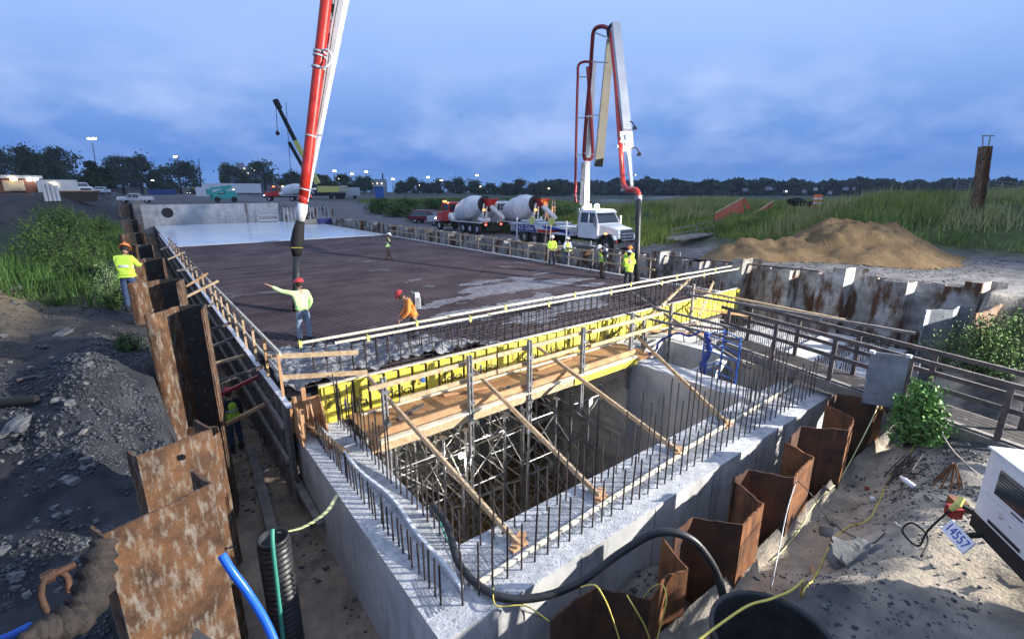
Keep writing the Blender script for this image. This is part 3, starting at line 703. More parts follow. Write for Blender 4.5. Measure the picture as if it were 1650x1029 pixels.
# right front row
RP = [(-.60, [(888,1000),(923,968),(959,945),(1047,965),(1075,925),(1108,916),(1067,866)]),
      (-.46, [(1088,856),(1117,832),(1196,846),(1212,828),(1230,812),(1181,771)]),
      (-.37, [(1184,768),(1206,757),(1279,769),(1292,752),(1311,737),(1265,711)]),
      (-.24, [(1275,702),(1290,687),(1367,692),(1375,680),(1376,672),(1331,652)]),
      (-.21, [(1333,646),(1350,634),(1413,644),(1420,638),(1429,634),(1400,612)])]
lb = ['rusty sheet pile nearest the camera, yellow cords hung over its edge','second rusty sheet pile from the camera in the right row, behind the black hose','middle rusty sheet pile of the right row','fourth rusty sheet pile from the camera in the right row','farthest rusty sheet pile of the right row, beside the bush']
for k, (z, px) in enumerate(RP):
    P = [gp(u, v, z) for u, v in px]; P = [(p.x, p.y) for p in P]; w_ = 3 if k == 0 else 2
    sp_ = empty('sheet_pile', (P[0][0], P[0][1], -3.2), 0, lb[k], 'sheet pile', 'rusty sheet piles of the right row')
    for nm_, Q, mt_ in (('web', P[:w_+1], 'rustW'), ('flange', P[w_:], 'rustR')):  # unlit web of each pile painted darker than its flange
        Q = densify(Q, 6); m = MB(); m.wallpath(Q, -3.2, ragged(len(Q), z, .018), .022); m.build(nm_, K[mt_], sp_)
# left row
def upile(xl, yl, xr, yr, z, zb, dep, label, mt='rustL', cap=True, flat=False):
    a = Vector((xl,yl,0)); b = Vector((xr,yr,0)); d = (b-a); n = Vector((-d.y,d.x,0)).normalized()
    if flat: P = [a+n*.25-d*.02, a, b, b+n*.5]
    else: P = [a+n*dep*.9-d*.03, a, a+d*.10, a+d*.42+n*dep, a+d*.93+n*dep, b, b+n*.10]
    def w(Q):
        Q = densify([(p.x,p.y) for p in Q], 5); m = MB(); m.wallpath(Q, zb, ragged(len(Q), z, .012), .03); return m
    if flat: return w(P).thing('sheet_pile', K[mt], label, 'sheet pile', 'rusty sheet piles of the left row')
    t = empty('sheet_pile', (xl, yl, zb), 0, label, 'sheet pile', 'rusty sheet piles of the left row')
    w(P[:4]).build('outer_flange', K[mt], t); w(P[3:5]).build('shade_dark_web', K['rustD'], t); w(P[4:]).build('inner_flange', K[mt], t)  # shade of the hollow is painted into the web colour
    return t
o = upile(-.71,5.54,.23,5.84,1.0,-3,.3,'big speckled rusty plate nearest the camera at lower left, with a slanted top', flat=True)
o = upile(-.43,7.1,.40,7.37,1.0,-3,.3,'speckled rusty plate with a bolt hole, second from the camera in the left row', flat=True)
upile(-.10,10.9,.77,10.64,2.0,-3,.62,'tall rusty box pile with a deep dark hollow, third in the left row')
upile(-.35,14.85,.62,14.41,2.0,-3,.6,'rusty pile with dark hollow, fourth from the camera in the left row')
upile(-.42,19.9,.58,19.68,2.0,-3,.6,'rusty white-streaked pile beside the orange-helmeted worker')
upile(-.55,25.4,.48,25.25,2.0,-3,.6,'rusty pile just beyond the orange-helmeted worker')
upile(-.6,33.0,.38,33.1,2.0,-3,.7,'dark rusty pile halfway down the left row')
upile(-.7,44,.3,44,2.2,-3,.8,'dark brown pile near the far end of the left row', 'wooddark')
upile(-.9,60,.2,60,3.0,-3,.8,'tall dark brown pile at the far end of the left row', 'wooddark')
fy = [9.0, 12.2, 13.4, 16.5, 18, 22, 23.6, 28, 30.5, 37, 40, 50, 55, 66, 71]
for i, y in enumerate(fy):
    m = MB(); P = densify([(-.2,y-.6),(-.15,y-.3),(.35,y-.1),(.62,y+.2),(.62,y+.5),(.2,y+.75)], 2); m.wallpath(P, -3, ragged(len(P), .1 if y < 14 else .5, .02), .02)
    m.thing('sheet_pile', K['rustL'], 'lower rusty sheet pile between the taller ones of the left row', 'sheet pile', 'lower piles of the left row')
# hole and lifting eye marks on the second plate
a = Vector((.02,7.22,.78)); 
MB().lathe(a-Vector((0,.03,0)), (-.3,-1,0), [(0,0),(0,.045),(.004,.045),(.004,0)], 14).thing('bolt_hole', K['ink'], 'dark round lifting hole in the second speckled plate', 'hole')
# right side wall: whitened sheet piles
def linex(y): return 20.55+.9*float(sm(30,10,y)*0+ (1 if y<9 else 0)*0)+ (max(0,14-y)*.13 if y < 14 else 0)
yy = 66.0; k = 0
wallpiles = []
while yy > 2.2:
    w = .95 if yy < 14 else 1.3 if yy < 30 else 2.0
    x = linex(yy); x2 = linex(yy-w)
    z = 1.0+(.0 if yy < 18 else -.1)+(.28 if k % 4 == 1 and yy < 20 else 0)+random.uniform(-.03,.03)
    q = .62
    if k % 2 == 0: P = [(x+q,yy),(x+q,yy-w*.42),(x+.02,yy-w*.52),(x2,yy-w)]
    else: P = [(x,yy),(x,yy-w*.45),(x+q,yy-w*.58),(x2+q,yy-w)]
    P = densify(P, 3); m = MB(); m.wallpath(P, -3, ragged(len(P), z, .02), .03)
    wallpiles.append((m, yy, k)); yy -= w; k += 1
nw = len(wallpiles)
for m, y, k in wallpiles:
    lb_ = 'grey sheet pile of the long wall beside the parked trucks'
    if y < 13.5:
        q = nw-k; lb_ = ['whitened sheet pile at the near end of the right wall','second whitened sheet pile from the near end of the right wall','third whitened sheet pile from the near end of the right wall','fourth whitened sheet pile from the near end, right wall','fifth whitened sheet pile from the near end, right wall','sixth whitened sheet pile from the near end, under the sand heap','seventh whitened sheet pile from the near end, below the sand','eighth whitened sheet pile from the near end, below the sand','ninth whitened sheet pile from the near end, at the rail ends','tenth whitened sheet pile from the near end, beyond the rail ends','eleventh whitened sheet pile from the near end of the right wall'][min(q-1,10)]
    m.thing('sheet_pile', K['rustG'], lb_, 'sheet pile', 'sheet piles of the right wall')
# capping bar on that wall
m = MB(); 
for a, b in ((14,7.6),(20,14.2)): m.beam((linex(a)+.28,a,1.06),(linex(b)+.28,b,1.06),.14,.06)
m.thing('capping_bar', K['wooddark'], 'dark capping timber along the top of the right sheet wall', 'timber')
# blue grey and rusty piles standing apart at the near right corner
m = MB(); P = densify([gp(1492,500,.55)[:2], gp(1500,498,.55)[:2], gp(1536,500,.55)[:2], gp(1548,492,.55)[:2], gp(1568,494,.55)[:2]], 3); m.wallpath(P, -2.6, ragged(len(P), .55, .02), .04)
m.thing('sheet_pile', K['greysteel'], 'blue grey sheet pile standing apart behind the walkway', 'sheet pile')
m = MB(); P = densify([gp(1572,506,.8)[:2], gp(1592,500,.8)[:2], gp(1612,490,.8)[:2], gp(1638,488,.8)[:2]], 4); m.wallpath(P, -1.5, ragged(len(P), .8, .02), .04)
m.thing('sheet_pile', K['rustL'], 'bright rusty sheet pile at the right edge behind the walkway', 'sheet pile')
m = MB(); P = densify([(15.55,3.86),(15.5,3.6),(15.72,3.1),(15.7,2.8)], 3); m.wallpath(P, -2.4, ragged(len(P), 0, .015), .04)
MB_ = m
MB_.thing('sheet_pile', K['greysteel'], 'narrow grey sheet pile end at the far side of the walkway', 'sheet pile')
def gnd(u, v):       # where the line of sight meets the ground sheet
    d = ray(u, v).normalized(); t = 2.0; p = Vector((0,0,CH))
    while t < 400:
        q = p+d*t
        if q.z < gz(q.x, q.y): break
        t += max(.05, t*.01)
    return Vector((q.x, q.y, gz(q.x, q.y)))
def smooth_pts(P, n=6):
    P = [Vector(p) for p in P]; out = []
    for i in range(len(P)-1):
        p0, p1, p2, p3 = P[max(i-1,0)], P[i], P[i+1], P[min(i+2,len(P)-1)]
        for k in range(n):
            t = k/n; out.append(.5*((2*p1)+(-p0+p2)*t+(2*p0-5*p1+4*p2-p3)*t*t+(-p0+3*p1-3*p2+p3)*t**3))
    return out+[P[-1]]
def cord(name, P, r, mt, label, cat, n=6, sides=7):
    Q_ = smooth_pts(P, n)
    for q_ in Q_:
        g_ = gz(q_.x, q_.y)+r*.8
        if 0 < g_-q_.z < .45 or name == 'extension_cord' and q_.z-g_ < .3 and q_.x > 5.4: q_.z = g_
    m = MB(); m.tube(Q_, r, sides); return m.thing(name, K[mt], label, cat, smooth=True)
# ------------------------------------------------------------------ right side: footing, walkway, timbers
ft = empty('concrete_footing', (18, 6.5, -2.9), 0, 'pale concrete footing full of starter bars below the right sheet wall', 'footing')
MB().b2(15.0, 21.2, 4.2, 9.4, -2.9, -1.32).build('footing_block', K['conctop'], ft)
MB().b2(16.2, 20.8, 5.6, 6.6, -1.31, -1.12).build('raised_strip', K['conc'], ft)
m = MB()
for j, (y, x0, x1, h) in enumerate(((4.7,15.6,20.9,.5),(5.3,15.8,21,.55),(6.9,16,21,.6),(7.7,16,21,.6),(8.6,15.6,21,.75),(9.1,15.6,21,.8))):
    x = x0
    while x < x1: m.tube([(x+random.uniform(-.03,.03), y, -1.33), (x, y+random.uniform(-.02,.02), -1.33+h*random.uniform(.8,1.15))], .013, 4); x += .17
for x in (17.0, 17.3, 19.4, 19.6): m.tube([(x, 9.0, -1.33), (x+.05, 9.0, 1.1)], .012, 4)
o = m.build('starter_bars', K['rebar'], ft); o['kind'] = 'stuff'
wall('concrete_wall', [(12.25, 18.6, 9.75, 10.2, -2.9, -.9)], 'grey concrete cross wall behind the blue scaffold', False)
wall('concrete_wall', [(12.25, 14.6, 7.3, 7.6, -2.9, -1.1)], 'low concrete cross wall between the pit and the footing', False)
wall('concrete_wall', [(14.6, 14.95, 4.0, 9.7, -2.9, -1.0)], 'bluish concrete side wall beneath the walkway', False)
N = [Vector((11.93,-1.2,-.4)), Vector((12.34,.48,-.4)), Vector((12.88,2.6,-.4)), Vector((13.2,3.9,-.4)), Vector((13.85,6.5,-.4)), Vector((14.1,7.5,-.4))]
FR = [p+Vector((.92,-.22,0)) for p in N]
wk = empty('walkway', N[0], 0, 'long dark timber walkway with railings crossing the right side of the works', 'walkway')
m = MB(); a, b = N[0], N[-1]; fa, fb = FR[0], FR[-1]
for i in range(5):
    t0 = (i+.5)/5; m.beam(a.lerp(fa,t0)-Vector((0,0,.025)), b.lerp(fb,t0)-Vector((0,0,.025)), .17, .04)
m.build('deck_boards', K['rustD'], wk)
MB().beam(a-Vector((.02,0,.15)), b-Vector((.02,0,.15)), .08, .26).build('edge_beam', K['woodgrey'], wk)
MB().beam(a-Vector((-.08,0,.01)), b-Vector((-.08,0,.01)), .12, .05).build('kerb_board', K['woodgrey'], wk)
MB().beam(fa-Vector((-.02,0,.1)), fb-Vector((-.02,0,.1)), .08, .2).build('edge_beam', K['wooddark'], wk)
for side, LN in (('near', N), ('far', FR)):
    for zt, nm in ((1.1,'top_rail'),(.62,'middle_rail')):
        MB().beam(LN[0]+Vector((0,0,zt)), LN[-1]+Vector((0,0,zt)), .04, .085).build(nm, K['wooddark'], wk)
        MB().beam(LN[0]+Vector((0,0,zt+.055)), LN[-1]+Vector((0,0,zt+.055)), .04, .007).build('rail_cap', K['woodgrey'], wk)
    for i in range(6):
        p = LN[0].lerp(LN[-1], (i+.3)/5.5); MB().b2(p.x-.05, p.x-.005, p.y-.05, p.y+.05, -.7, .72).build('post', K['wooddark'], wk)
for i in range(5):
    p = N[0].lerp(N[-1], (i+.6)/5); MB().b2(p.x+.1, p.x+.2, p.y-.05, p.y+.05, -3, -.55).build('trestle_leg', K['woodgrey'], wk)
for a_, b_, mt, lb in (((13.75,8.4,.98),(15.0,2.9,.76),'woodgrey','long grey pole slanting down along the walkway, the nearer one'),
                   ((15.6,9.4,.75),(16.9,5.0,.35),'wood','long pale pole slanting toward the sheet wall'),
                   ((13.2,9.2,.45),(14.1,6.3,.1),'woodgrey','lower grey pole beside the blue scaffold'),
                   ((12.2,9.7,.35),(13.9,6.6,-.15),'woodgrey','low pole crossing toward the blue scaffold'),
                   ((14.2,10.1,-.1),(17.9,11.0,.7),'wood','pale timber propped against the sheet wall'),
                   ((14.6,8.6,-.2),(19.2,10.7,.45),'wood','second pale timber propped toward the sheet wall'),
                   ((13.0,10.0,-.75),(17.5,9.3,-.5),'wooddark','dark beam lying beyond the blue scaffold'),
                   ((13.4,10.0,-.5),(16.2,8.5,-.85),'woodo','orange brown beam lying beyond the blue scaffold'),
                   ((15.4,10.3,-.6),(16.6,8.2,-.7),'wooddark','short dark beam lying across the others'),
                   ((12.6,9.0,-.75),(14.3,9.3,-.7),'woodgrey','grey board lying on the cross wall'),
                   ((16.6,10.2,-.2),(18.4,8.6,-.5),'woodo','brown beam under the pale pole')):
    MB().beam(a_, b_, .07, .07).thing('timber_pole', K[mt], lb, 'timber')
for x, y, z0, z1, lb in ((12.55,9.2,-.9,.35,'pale upright plank beyond the blue scaffold'),(13.1,8.6,-1.2,.75,'grey upright post at the end of the poles'),(12.25,8.9,-.9,-.0,'short upright plank near the deck end'),(15.9,9.6,-.9,.9,'upright post near the far end of the poles')):
    MB().b2(x-.05,x+.05,y-.03,y+.03,z0,z1).thing('upright_post', K['woodgrey'], lb, 'post')
bs = empty('blue_scaffold', (12.3,6.1,-2.8), 0, 'blue painted steel scaffold gate wrapped with dark cloth, right of the pit', 'scaffold')
m = MB(); q = [(12.3,5.9),(12.9,6.2),(13.3,6.9),(12.6,7.1)]
for x, y in q: m.tube([(x,y,-2.8),(x,y,.25)], .025, 8)
m.build('standard', K['bluep'], bs)
m = MB()
for z in (.2,-.25,-.8):
    for i in range(4): m.tube([(*q[i],z),(*q[(i+1)%4],z)], .018, 6)
m.build('ledger', K['bluep'], bs)
m = MB(); m.tube(smooth_pts([(12.62,7.08,.25),(12.6,7.0,0),(12.66,6.95,-.3),(12.58,7.05,-.7),(12.6,7.0,-1.3)],4), [.05,.08,.1,.07,.1,.08,.12,.1,.07,.09,.1,.08,.12,.1,.08,.1,.06], 7); m.build('hanging_cloth', K['navy'], bs, smooth=True)
m = MB(); m.tube(smooth_pts([(13.2,7.6,.05),(13.1,7.9,-.15),(12.9,8.2,-.1),(12.6,8.6,-.4),(12.3,8.5,-.6),(12.2,8.8,-.85)],5), [.02+.03*abs(math.sin(i*1.7)) for i in range(26)], 5)
m.thing('blue_tarp', K['navy'], 'crumpled dark blue tarpaulin hanging over the timbers', 'tarp', smooth=True)
# grey coated pile in front of the walkway
m = MB(); a = gp(1405,566,.62); b = gp(1466,573,.62); P = densify([(a.x,a.y),(a.x+.06,a.y-.1),(b.x-.05,b.y-.02),(b.x,b.y+.06)], 3)
P = [(p[0]*.93,p[1]*.93) for p in P]; z = .62*.93+4.2*.07
m.wallpath(P, -.32, [z]*len(P), .03); m.thing('sheet_pile', K['greysteel'], 'grey coated sheet pile end standing above the leafy bush', 'sheet pile')
for i,(u,v) in enumerate(((1406,566),(1465,573))):
    p = gp(u,v,.62); MB().box((p.x*.925,p.y*.925,z+.01),(.09,.09,.06)).thing('concrete_dab', K['white'], 'white plaster dab on the %s corner of the grey coated pile' % ('left','right')[i], 'plaster')

# ------------------------------------------------------------------ things around the trench and the front wall
cp = empty('corrugated_pipe', (.83,6.40,-2.62), 0, 'black corrugated plastic pipe standing upright in the left trench', 'pipe')
prof = []; z = 0
while z < 2.15: prof += [(z,.185),(z+.02,.212),(z+.055,.212),(z+.075,.185)]; z += .085
prof += [(2.2,.20),(2.26,.20),(2.26,.175),(.3,.17)]
MB().lathe(cp.location, (0,0,1), prof, 32).build('pipe_shell', K['black'], cp, smooth=True)
cord('green_hose', [(.82,6.27,-.15),(.78,6.17,-.35),(.76,6.17,-1.0),(.73,6.13,-1.8),(.70,6.08,-2.5)], .028, 'green', 'green hose running down the outside of the corrugated pipe', 'hose', sides=10)
m = MB(); P = smooth_pts([(2.06,7.6,ZT-.03),(1.75,7.25,-.9),(1.3,6.85,-.72),(.92,6.5,-.40)],5)
for a, b in zip(P[:-1],P[1:]): m.beam(a, b, .06, .008)
m.thing('lifting_strap', K['strap'], 'pale lime strap tied from the wall edge to the corrugated pipe', 'strap')
P = [dp(357,893,4.8), dp(374,920,4.7), dp(400,955,4.6), dp(430,1005,4.4), dp(452,1060,4.2), dp(465,1110,4.1)]
cord('blue_hose', P, .040, 'blue', 'bright blue hose curving up beside the nearest rusty plate', 'hose', sides=12)
# pump hose over the front wall
P = [(3.35,6.6,-2.6),(3.12,6.1,-1.0),(2.98,5.85,-.52),(2.93,5.3,-.55),(2.78,4.75,-.72),gp(795,957,-.79),yp(865,962,3.78),yp(935,937,3.55),yp(1000,890,3.3),yp(1058,858,3.0),yp(1110,866,2.72),yp(1148,910,2.48),yp(1166,965,2.3),yp(1172,1040,2.2),(4.0,2.15,-1.6)]
cord('pump_hose', P, .052, 'black', 'thick black hose rising from the pit and arching over the front wall and piles', 'hose', 10, 14)
MB().lathe(yp(1168,1000,2.3)+Vector((0,0,-.3)), (0,0,1), [(0,.07),(.2,.07),(.2,.06),(.34,.06)], 14).thing('hose_coupling', K['black'], 'dark coupling on the hose end beside the black drum', 'coupling')
cord('thin_line', [(2.93,5.75,-.5),(2.95,5.6,-.62),(2.9,5.35,-.7),(2.85,5.0,-.78)], .012, 'green', 'thin green cord beside the start of the black hose', 'cord')
cord('black_cable', [gp(740,905,-.84), gp(790,958,-.80), yp(850,985,3.95), yp(890,997,3.7), yp(915,998,3.2)], .009, 'black', 'thin black cable sagging from the wall corner to the first sheet pile', 'cable')
for i, (P, lb) in enumerate((
    ([gp(795,945,-.75), yp(800,975,3.95), yp(846,975,3.8), yp(885,1000,3.4)], 'yellow cord tied round the black hose and strung to the first sheet pile'),
    ([yp(936,945,2.95), yp(958,942,2.8), yp(972,960,2.66), yp(985,990,2.62), yp(1003,1045,2.6)], 'yellow cord hanging over the nearest right sheet pile, left strand'),
    ([yp(1010,958,2.75), yp(1022,978,2.62), yp(1040,1010,2.6), yp(1052,1045,2.58)], 'yellow cord hanging down the nearest right sheet pile, middle strand'),
    ([yp(1035,965,3.1), yp(1052,945,2.95), yp(1068,942,2.75), yp(1074,965,2.62), yp(1066,1000,2.6), yp(1055,1045,2.58)], 'yellow cord looped over the nearest right sheet pile, right strand'))):
    cord('yellow_cord', P, .009, 'cord', lb, 'cord')
def gpts(L_, dz=.02): return [gnd(u,v)+Vector((0,0,dz)) for u,v in L_]
a = gp(1200,978,.05); b = gp(1248,962,.08)
cord('extension_cord', [gp(1120,1035,.0), a, b, gp(1290,938,-.35)]+gpts([(1335,885),(1365,850),(1400,838),(1425,790),(1440,762),(1462,742),(1475,712)]), .013, 'cord', 'long yellow cord snaking over the sand from the black drum to the leafy bush', 'cord', 24)
cord('rope', [yp(1416,650,2.75), yp(1398,690,2.6)]+gpts([(1350,778),(1312,815),(1290,852),(1262,888),(1243,905)]), .010, 'strap', 'pale slack rope running from the farthest rusty pile to the sand', 'rope', 6)
cord('conduit', [gp(1242,950,-.9)]+[yp(1256,880,2.2), yp(1270,815,2.5), yp(1284,772,2.68)], .010, 'galv', 'thin grey conduit leaning on the middle rusty pile', 'conduit')
cord('black_cable', [yp(1284,773,2.68)]+[yp(1310,800,2.3)]+gpts([(1338,845),(1365,862),(1400,880),(1425,862)]), .008, 'black', 'thin black cable dropping from the middle rusty pile onto the sand', 'cable')
cord('pale_cable', [gp(1514,672,-.3), gp(1520,700,-.35)]+gpts([(1534,728),(1560,755),(1578,768)]), .010, 'pinkcord', 'pinkish cable hanging from the walkway to the white machine', 'cable')
cord('white_cable', gpts([(1440,848),(1450,852),(1470,850),(1490,853),(1516,855)],.04), .010, 'rope', 'short white cable on the sand leading to the machine tow hitch', 'cable')
cord('yellow_cord', [yp(1418,652,2.7), yp(1428,668,2.65), yp(1442,684,2.5)], .009, 'cord', 'short yellow cord at the top of the farthest rusty pile', 'cord')
# black open drum
c0 = gp(1247,1022,0); 
m = MB(); m.lathe((c0.x,c0.y,-1.5), (0,0,1), [(0,.56),(1.44,.56),(1.46,.59),(1.48,.56),(1.46,.535),(1.4,.535),(.25,.52),(.25,0)], 48)
m.thing('steel_drum', K['black'], 'large black open-topped drum at the bottom edge of the picture', 'drum', smooth=True)
# wrapped clamp and shackle on the nearest plate
lc = empty('lifting_shackle', (-.85,4.9,.8), 0, 'rusty shackle in a thick black rubber sleeve hooked on the nearest rusty plate', 'shackle')
m = MB(); P = smooth_pts([dp(168,868,5.25), dp(158,905,5.15), dp(150,950,5.0), dp(128,990,4.9), dp(90,1010,4.85), dp(55,1022,4.8), dp(20,1045,4.75)],5)
m.tube(P, [.05+.10*math.sin(PI*min(1,(i+3)/len(P)))+.022*math.sin(i*2.1)+random.uniform(-.012,.012) for i in range(len(P))], 14); m.build('rubber_sleeve', K['sleeve'], lc, smooth=True)
m = MB(); m.tube(smooth_pts([dp(78,990,4.95), dp(66,960,5.0), dp(72,932,5.05), dp(92,920,5.1), dp(108,930,5.08), dp(112,955,5.0)],5), .026, 10); m.build('shackle_bow', K['rustW'], lc, smooth=True)
m = MB(); p = dp(92,925,5.05); m.lathe(p-Vector((.1,0,0)), (1,.3,0), [(0,0),(0,.05),(.08,.055),(.08,.03),(.22,.03),(.22,0)], 6); m.build('shackle_pin', K['rustW'], lc)
cord('blue_pipe', [dp(-10,1035,5.1), dp(20,1022,5.2), dp(48,1008,5.3)], .035, 'blue', 'short end of a blue pipe at the lower left corner', 'pipe', sides=10)
# ------------------------------------------------------------------ small white machine (towable generator)
A = gp(1594,721,1.2); B = gp(1644,759,1.2); u_ = (B-A); u_.z = 0; u_.normalize(); ang = math.atan2(u_.y, u_.x)
gx = empty('towable_generator', (A.x, A.y, -.35), ang, 'white towable generator with louvred doors and number plate at the right edge', 'generator')
# local frame: x along the door side (towards camera right), y to the far side
def gb(*q): return MB().b2(*q)
HB, HT, LEN, WID = .68, 1.55, 2.3, 1.15
gb(0.02,LEN,-.0,WID,HB,HT).build('housing', K['white'], gx, local=True, bevel=.03)
gb(.0,LEN+.02,-.02,WID+.02,HT+.001,HT+.03).build('roof', K['white'], gx, local=True, bevel=.01)
d = gb(.14,1.02,-.018,-.001,HB+.36,HT-.06).build('door', K['white'], gx, local=True, bevel=.008)
gb(.30,.80,-.026,-.0185,HB+.44,HT-.12).build('vent_window', K['glass'], d, local=True)
o = MB()
for i in range(8): o.b2(.31,.79,-.030,-.0265,HB+.455+i*.034,HB+.462+i*.034)
o.build('louvres', K['blackm'], d, local=True)
gb(.60,.78,-.024,-.0185,HB+.385,HB+.40).build('handle', K['blackm'], d, local=True)
gb(1.08,2.1,-.018,-.001,HB+.36,HT-.06).build('door', K['white'], gx, local=True, bevel=.008)
gb(1.18,1.34,-.024,-.0185,HB+.60,HB+.64).build('warning_sticker', K['yclip'], gx, local=True)
gb(1.22,1.5,-.024,-.0185,HB+.44,HB+.56).build('info_sticker', K['inkb'], gx, local=True)
gb(.14,1.02,-.016,-.001,HB+.03,HB+.33).build('lower_panel', K['white'], gx, local=True, bevel=.006)
gb(.32,.85,-.022,-.0165,HB+.06,HB+.10).build('grab_slot', K['blackm'], gx, local=True)
gb(1.08,2.1,-.016,-.001,HB+.03,HB+.33).build('lower_panel', K['white'], gx, local=True, bevel=.006)
gb(1.12,1.5,-.022,-.0165,HB+.12,HB+.28).build('grille', K['ltgrey'], gx, local=True)
for q in ((.45,.50),(.62,.66)): gb(q[0],q[1],-.020,-.0165,HB+.22,HB+.235).build('latch', K['steelgrey'], gx, local=True)
gb(-.02,LEN,.03,WID-.03,HB-.22,HB-.002).build('chassis', K['blackm'], gx, local=True)
for x_ in (1.85,):
    for y_ in (-.06, WID+.02):
        w = MB().lathe((x_,y_-.09,.30),(0,1,0),[(0,.1),(0,.28),(.03,.30),(.15,.30),(.18,.28),(.18,.1)],24).build('wheel', K['tyre'], gx, local=True, smooth=True)
        MB().lathe((x_,y_-.10,.30),(0,1,0),[(0,0),(0,.14),(.02,.16),(.2,.16)],16).build('rim', K['ltgrey'], w, local=True)
gb(1.5,2.2,-.16,.02,.62,.66).build('mudguard', K['blackm'], gx, local=True)
MB().beam((-.02,.35,.50),(-.75,.30,.30),.07,.07).build('tow_bar', K['blackm'], gx, local=True)
MB().box((-.75,.3,.3),(.2,.16,.14)).build('tow_coupling', K['rustR'], gx, local=True)
pl = MB().box((.22,-.20,.42),(.46,.02,.19), R=Matrix.Rotation(-.5,3,'X')).build('number_plate', K['plate'], gx, local=True)
MB().beam((.22,-.19,.42),(.22,.05,.5),.05,.05).build('plate_bracket', K['blackm'], gx, local=True)
text_obj('14557', .165, K['inkb'], pl, (.22,-.20-.011*math.cos(.5)-.002,.42+.011*math.sin(.5)+.002), (PI/2-.5,0,0))
MB().box((-.12,-.10,.55),(.14,.12,.14), rz=.3).build('tail_lamp', K['redd'], gx, local=True)
MB().tube([(-.10,-.06,.78),(-.05,-.12,.70),(-.08,-.16,.60)],[.03,.045,.03],8).build('plug', K['yclip'], gx, local=True)
MB().tube(smooth_pts([(-.08,-.16,.6),(-.15,-.3,.2),(.0,-.45,.04),(-.3,-.5,.03),(-.5,-.3,.05),(-.2,-.25,.06),(.2,-.5,.03)],5),.014,6).build('cable', K['blackm'], gx, local=True, smooth=True)
# assumed light tower, added unseen to carry the flood light, off to the right of the photograph
lt = empty('assumed_light_tower', (27.4,-13.4,gz(27.4,-13.4)), 0, 'assumed tall mast with flood lamps, added unseen right of the works', 'assumed light tower')
zb = lt.location.z
MB().tube([(27.4,-13.4,zb),(27.4,-13.4,9.4)], .07, 8).build('mast', K['galv'], lt)
MB().box((27.4,-13.4,zb+.7),(1.4,1.4,1.2),rz=.7).build('trailer_body', K['white'], lt)
MB().box((27.75,-13.7,9.4),(.5,.3,.4),rz=2.3).build('lamp_housing', K['blackm'], lt)

# ------------------------------------------------------------------ debris, rocks, gravel
def rockmesh(seed):
    from mathutils import noise
    m = MB(); vs = []; nr_, ns_ = 11, 16
    for i in range(nr_+1):
        for k in range(ns_):
            th = PI*i/nr_; ph = 2*PI*k/ns_; d = Vector((math.sin(th)*math.cos(ph), math.sin(th)*math.sin(ph), math.cos(th)))
            o_ = Vector((seed*7.3,0,0)); s_ = .85+.38*noise.noise(d*1.1+o_)+.16*noise.noise(d*3.1+o_)+.07*noise.noise(d*7+o_)
            d = Vector([max(-.62,min(.62,q)) for q in d])*1.25
            vs.append((d.x*s_, d.y*s_*.8, d.z*s_*.55))
    m.add(vs, [(i*ns_+k, (i+1)*ns_+k, (i+1)*ns_+(k+1)%ns_, i*ns_+(k+1)%ns_) for i in range(nr_) for k in range(ns_)])
    me = bpy.data.meshes.new('rock'); me.from_pydata(m.v, [], m.f); me.materials.append(K['rock']); return me
RM = [rockmesh(i) for i in range(5)]
def rock(p, s, label, group=None, sc=(1,1,1)):
    o = bpy.data.objects.new('rock', random.choice(RM)); C.objects.link(o); o.location = p; o.rotation_euler = (random.uniform(-.3,.3), random.uniform(-.3,.3), random.uniform(0,6)); o.scale = (s*sc[0], s*sc[1], s*sc[2])
    return tag(o, label, 'rock', group)
for u, v, s, lb, sc in ((35,692,.30,'long pale flat rock at the left edge',(1.5,.7,.6)),(115,655,.10,'fist sized rock on the dark left slope',(1,1,1)),(112,445,.55,'large dark slab of broken concrete near the scrub',(1.6,1,.35)),
    (30,420,.3,'rock at the upper left slope',(1.3,1,.5)),(145,755,.12,'rock lying among gravel, lower left',(1.3,1,.6)),(100,540,.2,'rock half way up the left slope',(1.4,1,.5)),(20,470,.25,'lit rock in the sand patch at left',(1.3,1,.5)),
    (1385,895,.42,'big dark rock buried in the sand at lower right',(1.3,1,.8)),(1497,803,.09,'small tan rock beside the scrap bars',(1,1,.9)),(1360,895,.25,'dark lump of earth beside the big rock',(1.2,1,.8)),(1330,860,.16,'dark stone at the foot of the middle rusty pile',(1,1,.7)),(75,560,.16,'pale stone high on the left slope',(1.3,1,.5))):
    rock(gnd(u,v)+Vector((0,0,s*.1*(1 if s < .4 else -1.2))), s, lb, sc=sc)
for i in range(110):
    u, v = random.uniform(5,200), random.uniform(430,960)
    if v > 560 and u > 165: continue
    rock(gnd(u,v)+Vector((0,0,.01)), random.choice((.03,.04,.05,.07,.11)), 'fist sized stone on the dark left slope among gravel', 'stones on the left slope')
for i in range(60):
    u, v = random.uniform(1290,1600), random.uniform(760,1010)
    if u < 1290+(v-760)*-.3: continue
    rock(gnd(u,v)+Vector((0,0,.005)), random.uniform(.02,.05), 'pebble sized stone on the sand at lower right', 'stones on the sand')
